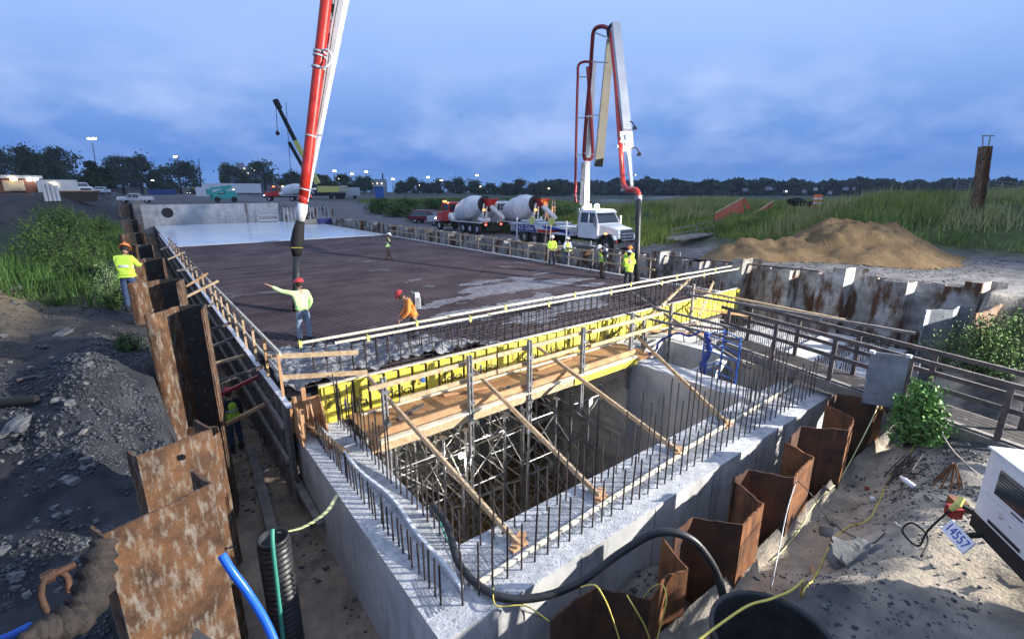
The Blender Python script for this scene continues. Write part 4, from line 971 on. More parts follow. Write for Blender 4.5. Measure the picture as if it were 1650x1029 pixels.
def pebbles(name, boxes, n, s0, s1, label, mt='gravel'):
    P = []
    for (x0,x1,y0,y1), k in zip(boxes, n):
        x = rng.uniform(x0,x1,k); y = rng.uniform(y0,y1,k); m_ = fbm(x*1.2,y*1.2,3,91) > -.12; x, y = x[m_], y[m_]
        P.append(np.stack([x,y,hground(x,y)],1))
    P = np.concatenate(P); k = len(P); s = rng.uniform(s0,s1,k)*rng.choice([1,1,1,1.8],k)
    O = np.array([(1,0,0),(0,1,0),(-1,0,0),(0,-1,0),(0,0,.6),(0,0,-.6)]); V_ = P[:,None,:]+O[None]*s[:,None,None]*rng.uniform(.6,1.3,(k,6,1))
    a = rng.uniform(0,6,k); D = V_-P[:,None,:]; ca, sa = np.cos(a)[:,None], np.sin(a)[:,None]
    V_ = np.stack([P[:,None,0]+D[...,0]*ca-D[...,1]*sa, P[:,None,1]+D[...,0]*sa+D[...,1]*ca, V_[...,2]],-1)
    Ft = np.array([(0,1,4),(1,2,4),(2,3,4),(3,0,4),(1,0,5),(2,1,5),(3,2,5),(0,3,5)])
    F_ = (Ft[None]+np.arange(k)[:,None,None]*6).reshape(-1,3)
    o = npmesh(name, V_.reshape(-1,3), F_, K[mt], 'stuff'); return tag(o, label, 'gravel')
pebbles('gravel', [(-2.6,-.2,3,12),(-5.5,-.3,9,24),(-12,-3,18,45),(-1.6,-.12,7.5,14)], [9000,6000,3000,3500], .008, .03, 'loose blue grey gravel covering the left slope')
pebbles('gravel', [(2.5,11,.2,2.6),(9.8,12.8,.2,2.6),(9.8,12.4,-.6,1.8)], [4200,1500,2600], .006, .02, 'loose grit and gravel on the sand at lower right')
pebbles('gravel', [(21.5,34,3,14),(21.5,30,14,30),(.8,2.0,5,22),(3,12,3.1,3.9)], [3000,2500,900,900], .01, .045, 'scattered stones on the far bank and trench floor')
MB().tube([gnd(0,655)+Vector((-.1,0,.08)), gnd(62,652)+Vector((0,0,.10))], .07, 12).thing('old_pipe', K['blackm'], 'dark old pipe lying on the left slope at the picture edge', 'pipe')
# scrap bars, rebar stand, bottle
for i in range(14):
    a = gnd(random.uniform(1418,1455), random.uniform(755,792)); b = gnd(random.uniform(1455,1500), random.uniform(732,775)); h = .05+.03*(i%4)
    MB().tube([a+Vector((0,0,.03+.02*(i%3))), (a+b)/2+Vector((0,0,h+.02)), b+Vector((0,0,h))], .011, 6).thing('scrap_bar', K['rebar'], 'short rusty bar in the heap of scrap on the sand', 'scrap bar', 'heap of rusty scrap bars')
st = gnd(1528,785); rs = empty('rebar_stand', st, 0, 'rusty folded rebar stand beside the heap of scrap bars', 'rebar stand')
m = MB()
for i in range(9):
    a = i*.7; m.tube([(math.cos(a)*.22-.05,math.sin(a)*.2,0),(.02*math.cos(a)-.02,.02*math.sin(a),.42)], .013, 6)
m.build('bent_bars', K['rustR'], rs, local=True)
bt = gnd(1472,790); m = MB(); m.lathe(bt+Vector((0,0,.05)), (.5,.85,.1), [(0,0),(0,.045),(.2,.045),(.25,.02),(.29,.02),(.29,0)], 12); m.thing('plastic_bottle', K['plate'], 'empty clear bottle lying among the scrap bars', 'bottle', smooth=True)
m = MB(); p = gnd(1392,710); m.lathe(p+Vector((0,0,.05)), (.8,-.5,0), [(0,0),(0,.05),(.26,.05),(.26,0)], 12); m.thing('plastic_tube', K['ltgrey'], 'short pale tube lying at the foot of the leafy bush', 'tube', smooth=True)
MB().box(gnd(1397,790)+Vector((0,0,.02)),(.12,.07,.03),rz=.4).thing('brick_piece', K['redd'], 'small red brick piece on the sand', 'brick')

for i, (u, v, w, h_, rz, mt, lb) in enumerate(((1405,805,.10,.07,.3,'plate','crumpled white paper scrap on the sand'),(1330,790,.16,.05,1.0,'woodgrey','short grey offcut lying at the foot of the fourth rusty pile'),(1310,925,.3,.06,.5,'woodo','orange timber offcut on the sand near the black drum'),(60,610,.5,.08,.2,'wooddark','dark board lying on the left slope'),(140,700,.35,.06,1.3,'woodgrey','grey board scrap in the gravel, lower left'),(430,760,.12,.08,.6,'plate','white plastic scrap on the trench floor'),(1585,700,.4,.06,.9,'wooddark','dark timber block on the gravel beside the walkway'))):
    MB().box(gnd(u,v)+Vector((0,0,.02)), (w,h_,.03), rz=rz).thing('offcut' if 'wood' in mt else 'litter', K[mt], lb, 'scrap')
# ------------------------------------------------------------------ plants
def leaves(P, s, nrm=None, asp=.45):
    k = len(P); a = rng.normal(size=(k,3)); a /= np.linalg.norm(a,axis=1)[:,None]; b = np.cross(a, rng.normal(size=(k,3))); b /= np.linalg.norm(b,axis=1)[:,None]
    s = np.asarray(s).reshape(-1,1)*np.ones((k,1)); V_ = np.stack([P-a*s, P+b*s*asp, P+a*s, P-b*s*asp],1).reshape(-1,3)
    return V_, np.arange(k*4).reshape(k,4)
def bush(name, p, r, h, nl, ls, mt, label, cat='bush', group=None, tip=None, kind=None):
    root = empty(name, p, 0, label, cat, group); k = max(6, nl//45); m = MB(); sq = random.uniform(0,9); pts = []
    for i in range(k):
        a = random.uniform(0,2*PI); rr = r*math.sqrt(random.random())*(.8+.35*math.sin(3*a+sq)); top = Vector((math.cos(a)*rr, math.sin(a)*rr, h*(1-.45*(rr/r)**2)*random.uniform(.55,1.1)))
        b = Vector((top.x*.25, top.y*.25, 0)); mid = b.lerp(top,.5)+Vector((0,0,h*.1)); m.tube([b,mid,top], [.012,.009,.004], 4)
        q = rng.uniform(.15,1.0,45)**.7; base = np.array(b)[None]+(np.array(top)-np.array(b))[None]*q[:,None]
        pts.append(base+rng.normal(size=(45,3))*np.array([r*.13,r*.13,h*.07]))
    m.build('stems', K['bark'], root, local=True)
    P = np.concatenate(pts); P[:,2] = np.abs(P[:,2]); V_, F_ = leaves(P, rng.uniform(ls*.6,ls*1.2,len(P)))
    o = npmesh('foliage', V_, F_, K[mt]); o.parent = root; return root
bush('leafy_bush', (12.02,1.98,gz(12.02,1.98)-.05), .50, 1.4, 5600, .055, 'leaf', 'dense bright green leafy bush beside the farthest rusty pile')
bush('green_scrub', (17.3,1.75,gz(17.3,1.75)-.2), 1.3, 1.7, 5200, .05, 'scrub', 'feathery green scrub behind the walkway at the right edge')
bush('green_scrub', (18.9,1.2,gz(18.9,1.2)-.2), 1.2, 1.3, 2600, .05, 'scrub', 'lower green scrub behind the walkway, at the very edge')
sc = [(-.95,18.3,.5,1.3,'scrubp','pale tall scrub stem cluster beside the orange-helmeted worker',.07),(-1.6,22,1.0,1.5,'scrub','dark green scrub just beyond the worker on the left',.09),(-2.6,26,1.4,1.9,'scrub','dense green scrub in the middle of the left slope',.11),
      (-3.5,30,1.3,2.1,'scrub','broad green scrub left of the dense one',.12),(-1.9,31,1.2,1.8,'scrub','green scrub close to the left row of piles',.11),
      (-3.0,38,1.8,2.3,'scrub','tall green scrub farther back on the left slope',.14),(-1.6,40,1.1,1.9,'scrub','narrow green scrub by the dark piles',.13),(-4.2,46,1.8,2.2,'scrub','farthest green scrub on the left slope',.16),(-.75,16.8,.35,.7,'scrub','small green weed at the feet of the orange-helmeted worker',.06),(-.45,12.2,.3,.5,'scrub','small weed growing against the tall rusty pile',.05)]
for x, y, r, h, mt, lb, ls in sc: bush('green_scrub' if h > .8 else 'weed', (x,y,gz(x,y)-.08), r, h, int(1000+900*r) , ls*.5, mt, lb, 'scrub')
def blades(name, x, y, h, w, mt, label, clump=None):
    z = hground(x, y)-.03; k = len(x); a = rng.uniform(0,2*PI,k); ln = rng.uniform(.05,.45,k)*h; b = rng.uniform(0,2*PI,k); hh = h*rng.uniform(.55,1.15,k)
    V_ = np.stack([np.stack([x-np.cos(a)*w, y-np.sin(a)*w, z],1), np.stack([x+np.cos(a)*w, y+np.sin(a)*w, z],1), np.stack([x+np.cos(b)*ln, y+np.sin(b)*ln, z+hh],1)],1).reshape(-1,3)
    o = npmesh(name, V_, np.arange(k*3).reshape(k,3), K[mt], 'stuff'); return tag(o, label, 'grass')
k = 420000; x = rng.uniform(30,95,k); y = rng.uniform(-14,75,k); d = np.hypot(x,y)
band_ = sm(34,44,x+.15*y)*(1-sm(30,60,y-.5*(x-30)))
u_n = fbm(x*.16,y*.16,4,61)
keep = (rng.random(k) < sm(31,36,x+.1*y)*(1-sm(30,60,y-.5*(x-30)))*sm(-.3,.12,u_n)*np.clip(45/d,.2,1)) & ~((x < 35.5) & (y < 22) & (y > 1))
x, y, d = x[keep], y[keep], d[keep]
hg = .45+.55*sm(-.2,.5,fbm(x*.1,y*.1,3,62)); blades('tall_grass', x, y, hg, .022+.0009*d, 'grass', 'tall green grass covering the bank behind the sand heap')
k = 26000; x = rng.uniform(-5.5,-.7,k); y = rng.uniform(17,50,k)
keep = rng.random(k) < sm(-.25,.15,fbm(x*.5,y*.25,4,81))*sm(-5.6,-4.2,x-0*y)
x, y = x[keep], y[keep]; blades('tall_grass', x, y, .3+.7*rng.random(len(x)), .008+.0004*y, 'scrub', 'long feathery grass among the scrub on the left slope')
k = 60000; x = rng.uniform(33,80,k); y = rng.uniform(-8,50,k); d = np.hypot(x,y)
keep = (rng.random(k) < sm(.0,.25,fbm(x*.2,y*.2,4,161))*sm(33,37,x+.1*y)*(1-sm(30,60,y-.5*(x-30)))) & ~((x < 36) & (y < 22) & (y > 1))
x, y, d = x[keep], y[keep], d[keep]; blades('dry_grass', x, y, .9+.5*rng.random(len(x)), .018+.0006*d, 'drygrass', 'pale yellow green seed stalks standing in the tall grass')
k = 120000; x = rng.uniform(34,80,k); y = rng.uniform(24,100,k); d = np.hypot(x,y)
keep = (rng.random(k) < sm(36,41,x-.0*y)*sm(-.25,.2,fbm(x*.13,y*.13,4,71))*np.clip(55/d,.2,1)) & (np.abs(y-.62*x-24) > 3.2) & ~((x<45)&(y<30))
x, y, d = x[keep], y[keep], d[keep]; blades('tall_grass', x, y, .35+.4*rng.random(len(x)), .03+.001*d, 'grass', 'rough grass field beyond the parked concrete trucks')
i = 0
for u, v, h, r in ((640,345,2.2,2.5),(668,352,1.8,2.0),(612,340,2.4,2.2),(655,336,2.2,3),(735,335,1.8,3),(875,348,1.6,2.5),(905,352,1.5,2),(700,332,1.8,3)):
    p = gnd(u, v+4); i += 1
    bush('green_scrub', p, r, h, 2200, .19, 'scrub', 'green scrub bank beyond the trucks, %s' % ['left of the red car','just left of the parked cars','leftmost, by the blue toilet','behind the warning board','behind the red mixer cab','right of the mixers','left of the white cab','farther back behind the mixers'][i-1], 'scrub')
# sand heap
cs = dp(1365,400,30.5); td = Vector((.79,-.61,0)); nd_ = Vector((.61,.79,0))
uu = [1120,1150,1180,1200,1230,1262,1290,1320,1350,1380,1410,1440,1452,1475,1500,1530,1575,1600]; vt = [403,393,385,378,386,380,376,363,353,351,354,360,368,385,398,412,440,452]
def sandz(X, Y):
    sx = (X-cs.x)*td.x+(Y-cs.y)*td.y; nn = (X-cs.x)*nd_.x+(Y-cs.y)*nd_.y
    cz = []
    S_ = []; Hh = []
    for a, b in zip(uu, vt):
        d_ = ray(a, b); # point on the ridge plane nn=0
        t = (cs.x*nd_.x+cs.y*nd_.y)/(d_.x*nd_.x+d_.y*nd_.y); p = Vector((d_.x*t, d_.y*t, CH+d_.z*t)); S_.append((p-cs).dot(td)); Hh.append(p.z-.95)
    rh = np.interp(sx, S_, Hh, left=0, right=0)
    nn = nn+.5*fbm(sx*.35, nn*.2, 3, 12)
    prof = np.clip(1-np.abs(nn)/(1.6+rh*1.75), 0, 1)
    z = rh*(prof**1.05)+.42*fbm(X*.9, Y*.9, 5, 33)*np.clip(rh*prof,0,1)+.16*fbm(X*3.5,Y*3.5,3,38)*np.clip(rh*prof,0,1)
    return np.where((rh*prof > .01), z+hground(X.ravel(),Y.ravel()).reshape(X.shape)-.02, np.nan)
blob('sand_heap', cs.x-12, cs.x+12, cs.y-12, cs.y+12, .14, sandz, 'long tan sand heap behind the right sheet wall', 'sand heap', K['sand'])
# ------------------------------------------------------------------ vehicles (built nose towards +y at the origin, then placed)
def L_(m, name, mt, par, **k): return m.build(name, K[mt] if isinstance(mt,str) else mt, par, local=True, **k)
def wheel(par, x, y, r, w=.26, rim='ltgrey'):
    m = MB(); m.lathe((x-w/2,y,r),(1,0,0),[(0,r*.55),(0,r*.93),(w*.15,r),(w*.85,r),(w,r*.93),(w,r*.55)],20)
    o = L_(m,'wheel','tyre',par,smooth=True); m = MB(); s = 1 if x > 0 else -1
    m.lathe((x+s*(w/2-.10),y,r),(s,0,0),[(0,r*.58),(.04,r*.5),(.05,r*.2),(.10,r*.15),(.10,0)],14); L_(m,'rim',rim,o)
def lamps(par, x, y, z, mt, w=.22, name='headlight', h=.14):
    for s in (-1,1): m = MB(); m.box((s*x,y,z),(w,.05,h)); L_(m,name,mt,par)
def taper(m, y0, y1, z0, z1, w0, w1, dy0=0, dy1=0):
    return m.hexa([(-w0,y0,z0),(w0,y0,z0),(w0,y1,z0),(-w0,y1,z0),(-w1,y0+dy0,z1),(w1,y0+dy0,z1),(w1,y1-dy1,z1),(-w1,y1-dy1,z1)])
def pickup(loc, rz, mt, label, lit=False, suv=False, group=None):
    t = empty('pickup_truck' if not suv else 'parked_car', loc, rz, label, 'pickup truck' if not suv else 'car', group)
    m = MB(); taper(m,-2.75,2.75,.5,.95,.95,.98); taper(m,.9,2.7,.951,1.13,.95,.86,0,.12); L_(m,'body',mt,t,bevel=.05)
    if not suv:
        m = MB(); m.b2(-.97,-.90,-2.74,-.75,.951,1.2); m.b2(.90,.97,-2.74,-.75,.951,1.2); m.b2(-.9,.9,-2.75,-2.68,.951,1.2); L_(m,'bed',mt,t)
    b0 = -.7 if not suv else -2.6
    m = MB(); taper(m,b0+.02,1.35,.952,1.62,.92,.76,.1 if not suv else .4,.6); L_(m,'windows','glass',t)
    m = MB(); taper(m,b0+.1+(.3 if suv else 0),.80,1.60,1.72,.80,.74,0,.05)
    for s in (-1,1):
        for ya,yb in ((b0,b0+.1+(.3 if suv else 0)),(.35,.30),(1.38,.78)): m.beam((s*.93,ya,.95),(s*.79,yb,1.62),.06,.10)
    L_(m,'cab_roof',mt,t)
    m = MB(); m.b2(-.6,.6,2.75,2.79,.62,.88); L_(m,'grille','blackm',t); L_(MB().b2(-.95,.95,2.7,2.86,.42,.58),'bumper','chrome',t); L_(MB().b2(-.95,.95,-2.88,-2.72,.42,.56),'bumper','chrome',t)
    lamps(t,.80,2.74,.82,'bulbw' if lit else 'ltgrey'); lamps(t,.88,-2.76,.9,'redd',.14,'tail_light',.25)
    for x in (-.82,.82):
        for y in (-1.75,1.75): wheel(t,x,y,.38)
    m = MB(); 
    for s in (-1,1): m.box((s*1.05,1.0,1.15),(.18,.08,.16))
    L_(m,'mirror','blackm',t); return t
def far_z(u, v): p = gnd(u, v); return p
def face(u, v): # heading so that nose looks at the camera
    p = gnd(u, v); return p, math.atan2(-p.x, p.y)+PI
p, h = face(220,327); pickup(p, h-PI/2*1.12, 'white', 'white pickup truck parked broadside above the back wall')
p, h = face(130,313.5); pickup(p, h+.25, 'white', 'white pickup facing the camera, left one of the two at the trees')
p, h = face(165,313.5); pickup(p, h-.3, 'white', 'white pickup facing the camera, right one of the two at the trees')
p, h = face(304,311.5); pickup(p, h, 'blackm', 'dark pickup with its roof lit, parked under the broad tree', True)
p, h = face(410,311); pickup(p, h+1.3, 'white', 'small white van-like pickup at the right end of the long white trailer')
pickup((31.4,58.5,gz(31.4,58.5)), PI+.5, 'maroon', 'dark red car parked left of the silver pickup', suv=True)
pickup((31.0,52.5,gz(31,52.5)), PI+.45, 'ltgrey', 'silver pickup parked beside the red mixer cab', True)

def mixer(loc, rz, cabm, label):
    t = empty('concrete_mixer', loc, rz, label, 'concrete mixer truck')
    L_(MB().b2(-.42,.42,-4.3,4.6,.85,1.12),'chassis','blackm',t)
    m = MB(); taper(m,2.0,3.6,1.05,2.15,1.15,1.12,0,.1); taper(m,1.95,3.55,2.85,3.05,1.12,1.0,.1,.1); taper(m,3.5,5.0,1.05,1.95,1.0,.85,0,.15)
    for s in (-1,1):
        for y in (2.05,3.4): m.beam((s*1.08,y,2.14),(s*1.06,y,2.88),.12,.14)
    L_(m,'cab',cabm,t,bevel=.05)
    L_(taper(MB(),2.12,3.44,2.15,2.85,1.06,1.02),'windows','glass',t)
    L_(MB().b2(-.75,.75,4.99,5.05,1.15,1.85),'grille','chrome',t); L_(MB().b2(-1.15,1.15,4.95,5.2,.6,.95),'bumper','chrome',t); lamps(t,.95,5.0,1.25,'bulbw',.2)
    m = MB(); d0 = Vector((0,1.55,1.95)); ax_ = Vector((0,-5.1,1.05))
    m.lathe(d0, ax_, [(0,0),(0,.75),(.5,1.0),(1.5,1.20),(2.5,1.24),(3.3,1.18),(4.6,.72),(4.75,.70)], 30); L_(m,'drum','drum',t,smooth=True)
    m = MB(); m.lathe(d0+ax_.normalized()*2.55, ax_, [(0,1.245),(0,1.28),(.10,1.28),(.10,1.24)], 30)
    for k in range(2): m.lathe(d0+ax_.normalized()*(1.45+.02*k), ax_, [(0,1.2),(.04,1.215),(.08,1.2)],30)
    L_(m,'drum_ring','ltgrey',t,smooth=True)
    m = MB(); m.lathe(d0+ax_.normalized()*4.5, ax_, [(0,.74),(.0,.80),(.32,.80),(.32,.5),(.1,.45)], 24); L_(m,'drum_mouth','blackm',t)
    m = MB(); m.hexa([(-.3,-3.9,2.7),(.3,-3.9,2.7),(.3,-3.6,2.7),(-.3,-3.6,2.7),(-.62,-4.4,3.45),(.62,-4.4,3.45),(.62,-3.5,3.45),(-.62,-3.5,3.45)]); L_(m,'hopper',cabm if cabm != 'white' else 'redd',t)
    m = MB()
    for s in (-1,1):
        m.beam((s*.75,-3.4,1.1),(s*.68,-3.75,3.0),.14,.14); m.beam((s*.75,-4.1,1.1),(s*.45,-3.9,2.7),.10,.10); m.beam((s*.7,-2.5,1.1),(s*.72,-3.6,2.2),.1,.1)
    L_(m,'pedestal','ltgrey',t)
    m = MB(); m.tube(smooth_pts([(0,-4.0,2.7),(.15,-4.4,2.35),(.5,-4.75,1.9),(.8,-4.85,1.6)],4), .24, 10, False); L_(m,'chute','ltgrey',t,smooth=True)
    m = MB(); m.tube(smooth_pts([(-.9,-3.2,1.5),(-.9,-4.0,1.35),(-.6,-4.6,1.5)],4), .2, 8); L_(m,'spare_chute','ltgrey',t,smooth=True)
    m = MB(); m.lathe((-1.25,1.55,1.55),(1,0,0),[(0,0),(0,.42),(2.5,.42),(2.5,0)],18); L_(m,'water_tank','white',t,smooth=True)
    for s in (-1,1): L_(MB().b2(s*1.25-.16,s*1.25+.16,-4.0,1.2,1.12,1.22),'fender','ltgrey',t)
    m = MB()
    for i in range(7): m.tube([(1.0,-4.15,1.0+i*.33),(1.35,-4.15,1.0+i*.33)],.02,5)
    m.tube([(1.0,-4.15,.8),(1.0,-4.15,3.3)],.025,5); m.tube([(1.35,-4.15,.8),(1.35,-4.15,3.3)],.025,5); L_(m,'ladder','ltgrey',t)
    lamps(t,.95,-4.35,1.0,'bulbr',.22,'tail_light',.12); L_(MB().box((-.8,-3.9,2.4),(.2,.1,.14)),'warning_lamp','bulbo',t); L_(MB().box((-1.05,2.9,3.12),(.24,.3,.12)),'beacon','bulbo',t)
    for x in (-1.0,1.0):
        for y in (4.1,-.6,-1.85,-3.1): wheel(t,x,y,.52,.34)
    L_(MB().b2(-1.0,1.0,-4.42,-4.36,.35,.85),'mud_flap','blackm',t)
    return t
mixer((28.0,43.6,gz(28,43.6)), .03, 'redcab', 'red-cabbed mixer truck with a big white drum, the farther of the two')
mixer((30.6,38.6,gz(30.6,38.6)), -.02, 'white', 'white mixer truck with an orange lit rear, backed up to the pump truck')

pt = empty('concrete_pump_truck', (26.1,26.4,gz(26.1,26.4)), PI, 'white long-hooded concrete pump truck with red and blue striped side panels', 'pump truck')
L_(MB().b2(-.45,.45,-5.6,5.3,.75,1.05),'chassis','blackm',pt)
m = MB(); taper(m,1.9,3.75,1.0,2.05,1.18,1.15,0,.0); taper(m,1.85,3.55,2.72,2.95,1.12,1.0,.15,.25)
m.hexa([(-1.0,3.7,1.15),(1.0,3.7,1.15),(.82,5.35,1.1),(-.82,5.35,1.1),(-.98,3.7,2.0),(.98,3.7,2.0),(.72,5.25,1.72),(-.72,5.25,1.72)])
for s in (-1,1):
    m.beam((s*1.12,1.98,2.04),(s*1.06,2.05,2.75),.14,.16); m.beam((s*1.12,2.85,2.04),(s*1.06,2.85,2.75),.10,.10); m.beam((s*1.10,3.72,2.04),(s*.98,3.35,2.75),.10,.10)
L_(m,'cab','white',pt,bevel=.05)
L_(taper(MB(),2.05,3.70,2.05,2.72,1.08,.98,0,.38),'windows','glass',pt)
L_(MB().hexa([(-.70,5.30,1.10),(.70,5.30,1.10),(.70,5.41,1.10),(-.70,5.41,1.10),(-.64,5.24,1.70),(.64,5.24,1.70),(.64,5.33,1.70),(-.64,5.33,1.70)]),'grille','chrome',pt)
m = MB(); 
for i in range(6): m.b2(-.66,.66,5.405,5.425,1.14+i*.09,1.17+i*.09)
L_(m,'grille_slats','blackm',pt)
m = MB(); m.b2(-1.2,1.2,5.3,5.6,.55,.85); 
for z in (1.05,1.25,1.45): m.tube([(-.8,5.6,z),(-.7,5.68,z),(.7,5.68,z),(.8,5.6,z)],.03,6)
for s in (-1,1): m.tube([(s*.55,5.66,.85),(s*.55,5.68,1.5)],.03,6)
L_(m,'bumper_guard','chrome',pt)
for s in (-1,1):
    m = MB(); P = []
    for k in range(9):
        a = PI*k/8; P.append((4.55-math.cos(a)*.78, .62+math.sin(a)*.78))
    poly = P+[(5.2,.72),(4.55+.0,1.28-.05),(3.9,.72)][::1]
    poly = P+[(4.55+math.cos(PI*k/8)*.62, .62+math.sin(PI*k/8)*.62) for k in range(9)]
    m.prism(poly, s*.78, s*1.2); L_(m,'fender','blackm',pt)
    L_(MB().hexa([(s*1.0-.14,5.1,1.05),(s*1.0+.14,5.1,1.05),(s*1.0+.14,5.28,1.05),(s*1.0-.14,5.28,1.05),(s*1.0-.14,5.0,1.32),(s*1.0+.14,5.0,1.32),(s*1.0+.14,5.1,1.32),(s*1.0-.14,5.1,1.32)]),'headlight','ltgrey',pt)
    L_(MB().box((s*1.22,4.55,1.42),(.05,.2,.08)),'side_lamp','bulbo',pt)
    L_(MB().beam((s*1.3,3.65,1.9),(s*1.32,3.6,2.5),.10,.2),'mirror','chrome',pt)
    L_(MB().tube([(s*1.0,1.75,1.2),(s*1.0,1.75,3.0)],.07,10),'exhaust_stack','chrome',pt)
    L_(MB().box((s*1.05,5.35,.95),(.2,.08,.1)),'fog_lamp','redd',pt)
for x in (-1.02,1.02):
    for y in (4.55,-1.6,-2.9,-4.2): wheel(pt,x,y,.55,.34,'chrome')
# deck, striped side panels with the firm's lettering
L_(MB().b2(-1.15,1.15,-5.4,1.4,1.06,1.20),'deck','ltgrey',pt)
for s in (-1,1):
    sp = L_(MB().b2(s*1.18-.02,s*1.18+.02,-5.3,1.2,1.05,1.62),'side_panel','white',pt)
    e = s*1.205; th = .004*s
    m = MB(); m.add([(e,-5.28,1.07),(e,-2.5,1.07),(e,-2.9,1.60),(e,-5.28,1.60)],[(0,1,2,3)]); L_(m,'dark_field','navy',sp)
    m = MB(); m.add([(e,-2.45,1.07),(e,-1.2,1.07),(e,1.1,1.42),(e,1.1,1.5),(e,-1.6,1.28),(e,-2.6,1.28)],[(0,1,2,5),(5,2,3,4)]); L_(m,'red_stripe','redcab',sp)
    m = MB(); m.add([(e,-1.7,1.42),(e,1.15,1.12),(e,1.15,1.36),(e,-.9,1.60),(e,-1.9,1.60)],[(0,1,2,3,4)]); L_(m,'blue_stripe','inkb',sp)
    text_obj('N.S. Giles', .52, K['white'], sp, (s*1.212,-3.95,1.34), (PI/2,0,s*PI/2), .002)
m = MB(); m.b2(-.9,.9,-4.9,-3.9,1.2,1.9); m.b2(-.75,.75,-3.6,-2.2,1.2,1.75); m.b2(-.8,.8,-1.9,-.7,1.2,1.85); m.b2(-1.1,-.3,-.4,1.1,1.2,1.7); m.b2(.3,1.1,-.4,1.1,1.2,1.7); L_(m,'equipment_boxes','ltgrey',pt,bevel=.04)
m = MB(); m.hexa([(-.5,-6.2,.9),(.5,-6.2,.9),(.5,-5.6,.9),(-.5,-5.6,.9),(-.9,-6.6,1.55),(.9,-6.6,1.55),(.9,-5.5,1.55),(-.9,-5.5,1.55)]); L_(m,'receiving_hopper','ltgrey',pt)
for y in (-3.2,-.9): L_(MB().lathe((1.12,y,1.95),(1,0,.25),[(0,0),(0,.33),(.05,.33),(.05,0)],20),'outrigger_pad','yclip',pt)
for s in (-1,1):
    for y in (-4.9,.9):
        L_(MB().tube([(s*1.3,y,.15),(s*1.3,y,2.1)],.07,8).box((s*1.3,y,.08),(.5,.5,.12)),'outrigger','white',pt)
L_(MB().lathe((0,1.5,1.1),(0,0,1),[(0,.5),(.5,.45),(.7,.35),(2.0,.35),(2.0,0)],18),'boom_turret','white',pt,smooth=True)
for s in (-1,0,1):
    L_(MB().lathe((s*.55,1.95 if s else 1.7,3.12),(0,.6,-.1),[(0,.0),(0,.14),(.14,.19),(.15,.0)],12),'work_lamp','bulbw',pt)
def plight(name, loc, e, col, r=.1):
    l = bpy.data.lights.new(name,'POINT'); l.energy = e; l.color = col; l.shadow_soft_size = r; o = bpy.data.objects.new(name,l); C.objects.link(o); o.location = loc
plight('cab_work_light', (26.1,23.9,3.6), 900, (1,.95,.85))
plight('mixer_rear_light', (31.3,34.2,2.4), 60, (1,.35,.1)); plight('mixer_cab_light', (26.8,46.3,3.3), 60, (1,.5,.2))
# folded boom of that truck
bm = empty('folding_boom', (26.1,24.9,2.9), 0, 'folded white and tan concrete boom with dark red pipes rising from the pump truck', 'concrete boom')
def bar2(name, mt, A_, B_, w0, h0, w1=None, h1=None, side=None): return MB().beam(A_, B_, w0, h0, w1, h1, up=Vector(side) if side else Vector((.6,.8,0))).build(name, K[mt], bm)
def bp_(u, v, d): return dp(u, v, d)
bar2('first_section','ltgrey', Vector((26.1,24.9,2.9)), bp_(949,215,35.2), .36,.36,.32,.3); bar2('second_section','ltgrey', bp_(949,215,35.2), bp_(958,98,35.0), .40,.35,.22,.22)
bar2('lift_cylinder','steelgrey', bp_(936,330,35.3), bp_(940,262,35.2), .22,.22)
bar2('third_section','tan', bp_(965,262,33.8), bp_(984,62,32), .55,.45,.42,.35)
bar2('boom_knuckle','blackm', bp_(964,268,33.8), bp_(966,254,33.7), .5,.4)
bar2('fourth_section','ltgrey', bp_(992,40,31.5), bp_(1010,212,26.4), .44,.36,.42,.34)
bar2('tip_section','ltgrey', bp_(1010,218,26.2), bp_(1018,300,23), .24,.2,.12,.12)
bar2('tip_hinge','white', bp_(1008,214,26.3), bp_(1010,240,26), .62,.3)
m = MB(); m.tube(smooth_pts([bp_(981,60,31.9),bp_(980,48,31.9),bp_(986,40,31.8),bp_(992,40,31.6)],4),.10,8); m.build('head_link', K['black'], bm, smooth=True)
m = MB(); m.tube(smooth_pts([bp_(985,60,31.8),bp_(992,130,29.8),bp_(997,200,27),bp_(1001,250,25.4),bp_(1003,285,24.2),bp_(1005,298,23.8),bp_(1013,306,23.2),bp_(1024,306,22.7),bp_(1029,314,22.4)],6), .125, 12); m.build('delivery_pipe', K['red'], bm, smooth=True)
m = MB(); m.tube(smooth_pts([bp_(984,62,31.9),bp_(980,47,32),bp_(968,43,32.3),bp_(957,50,32.6),bp_(954,75,32.9),bp_(951,120,33.4),bp_(944,200,34.2),bp_(941,250,34.6),bp_(946,257,34.7),bp_(954,254,34.8),bp_(955,235,34.9),bp_(950,150,35.0),bp_(947,108,35.1)],6), .12, 10); m.build('dark_pipe', K['redd'], bm, smooth=True)
m = MB(); m.tube(smooth_pts([bp_(950,100,35),bp_(940,100,35.2),bp_(932,106,35.4),bp_(931,125,35.4),bp_(929,200,35.5),bp_(927,315,35.6),bp_(929,322,35.6)],6), .09, 8); m.build('thin_pipe', K['redd'], bm, smooth=True)
m = MB()
for a, b in (((957,52,32.6),(976,60,32.1)),((952,100,33.3),(978,101,31)),((931,124,35.4),(946,124,35)),((943,188,34),(968,185,33.7)),((929,190,35.5),(943,190,34.2)),((941,247,34.5),(965,250,33.8)),((928,250,35.5),(941,249,34.6)),((994,150,29.4),(1004,148,28.6)),((1000,236,26),(1012,236,26)),((1003,282,24.3),(1024,282,23.5))): MB().tube([bp_(*a),bp_(*b)],.045,6).build('pipe_bracket', K['ltgrey'], bm)
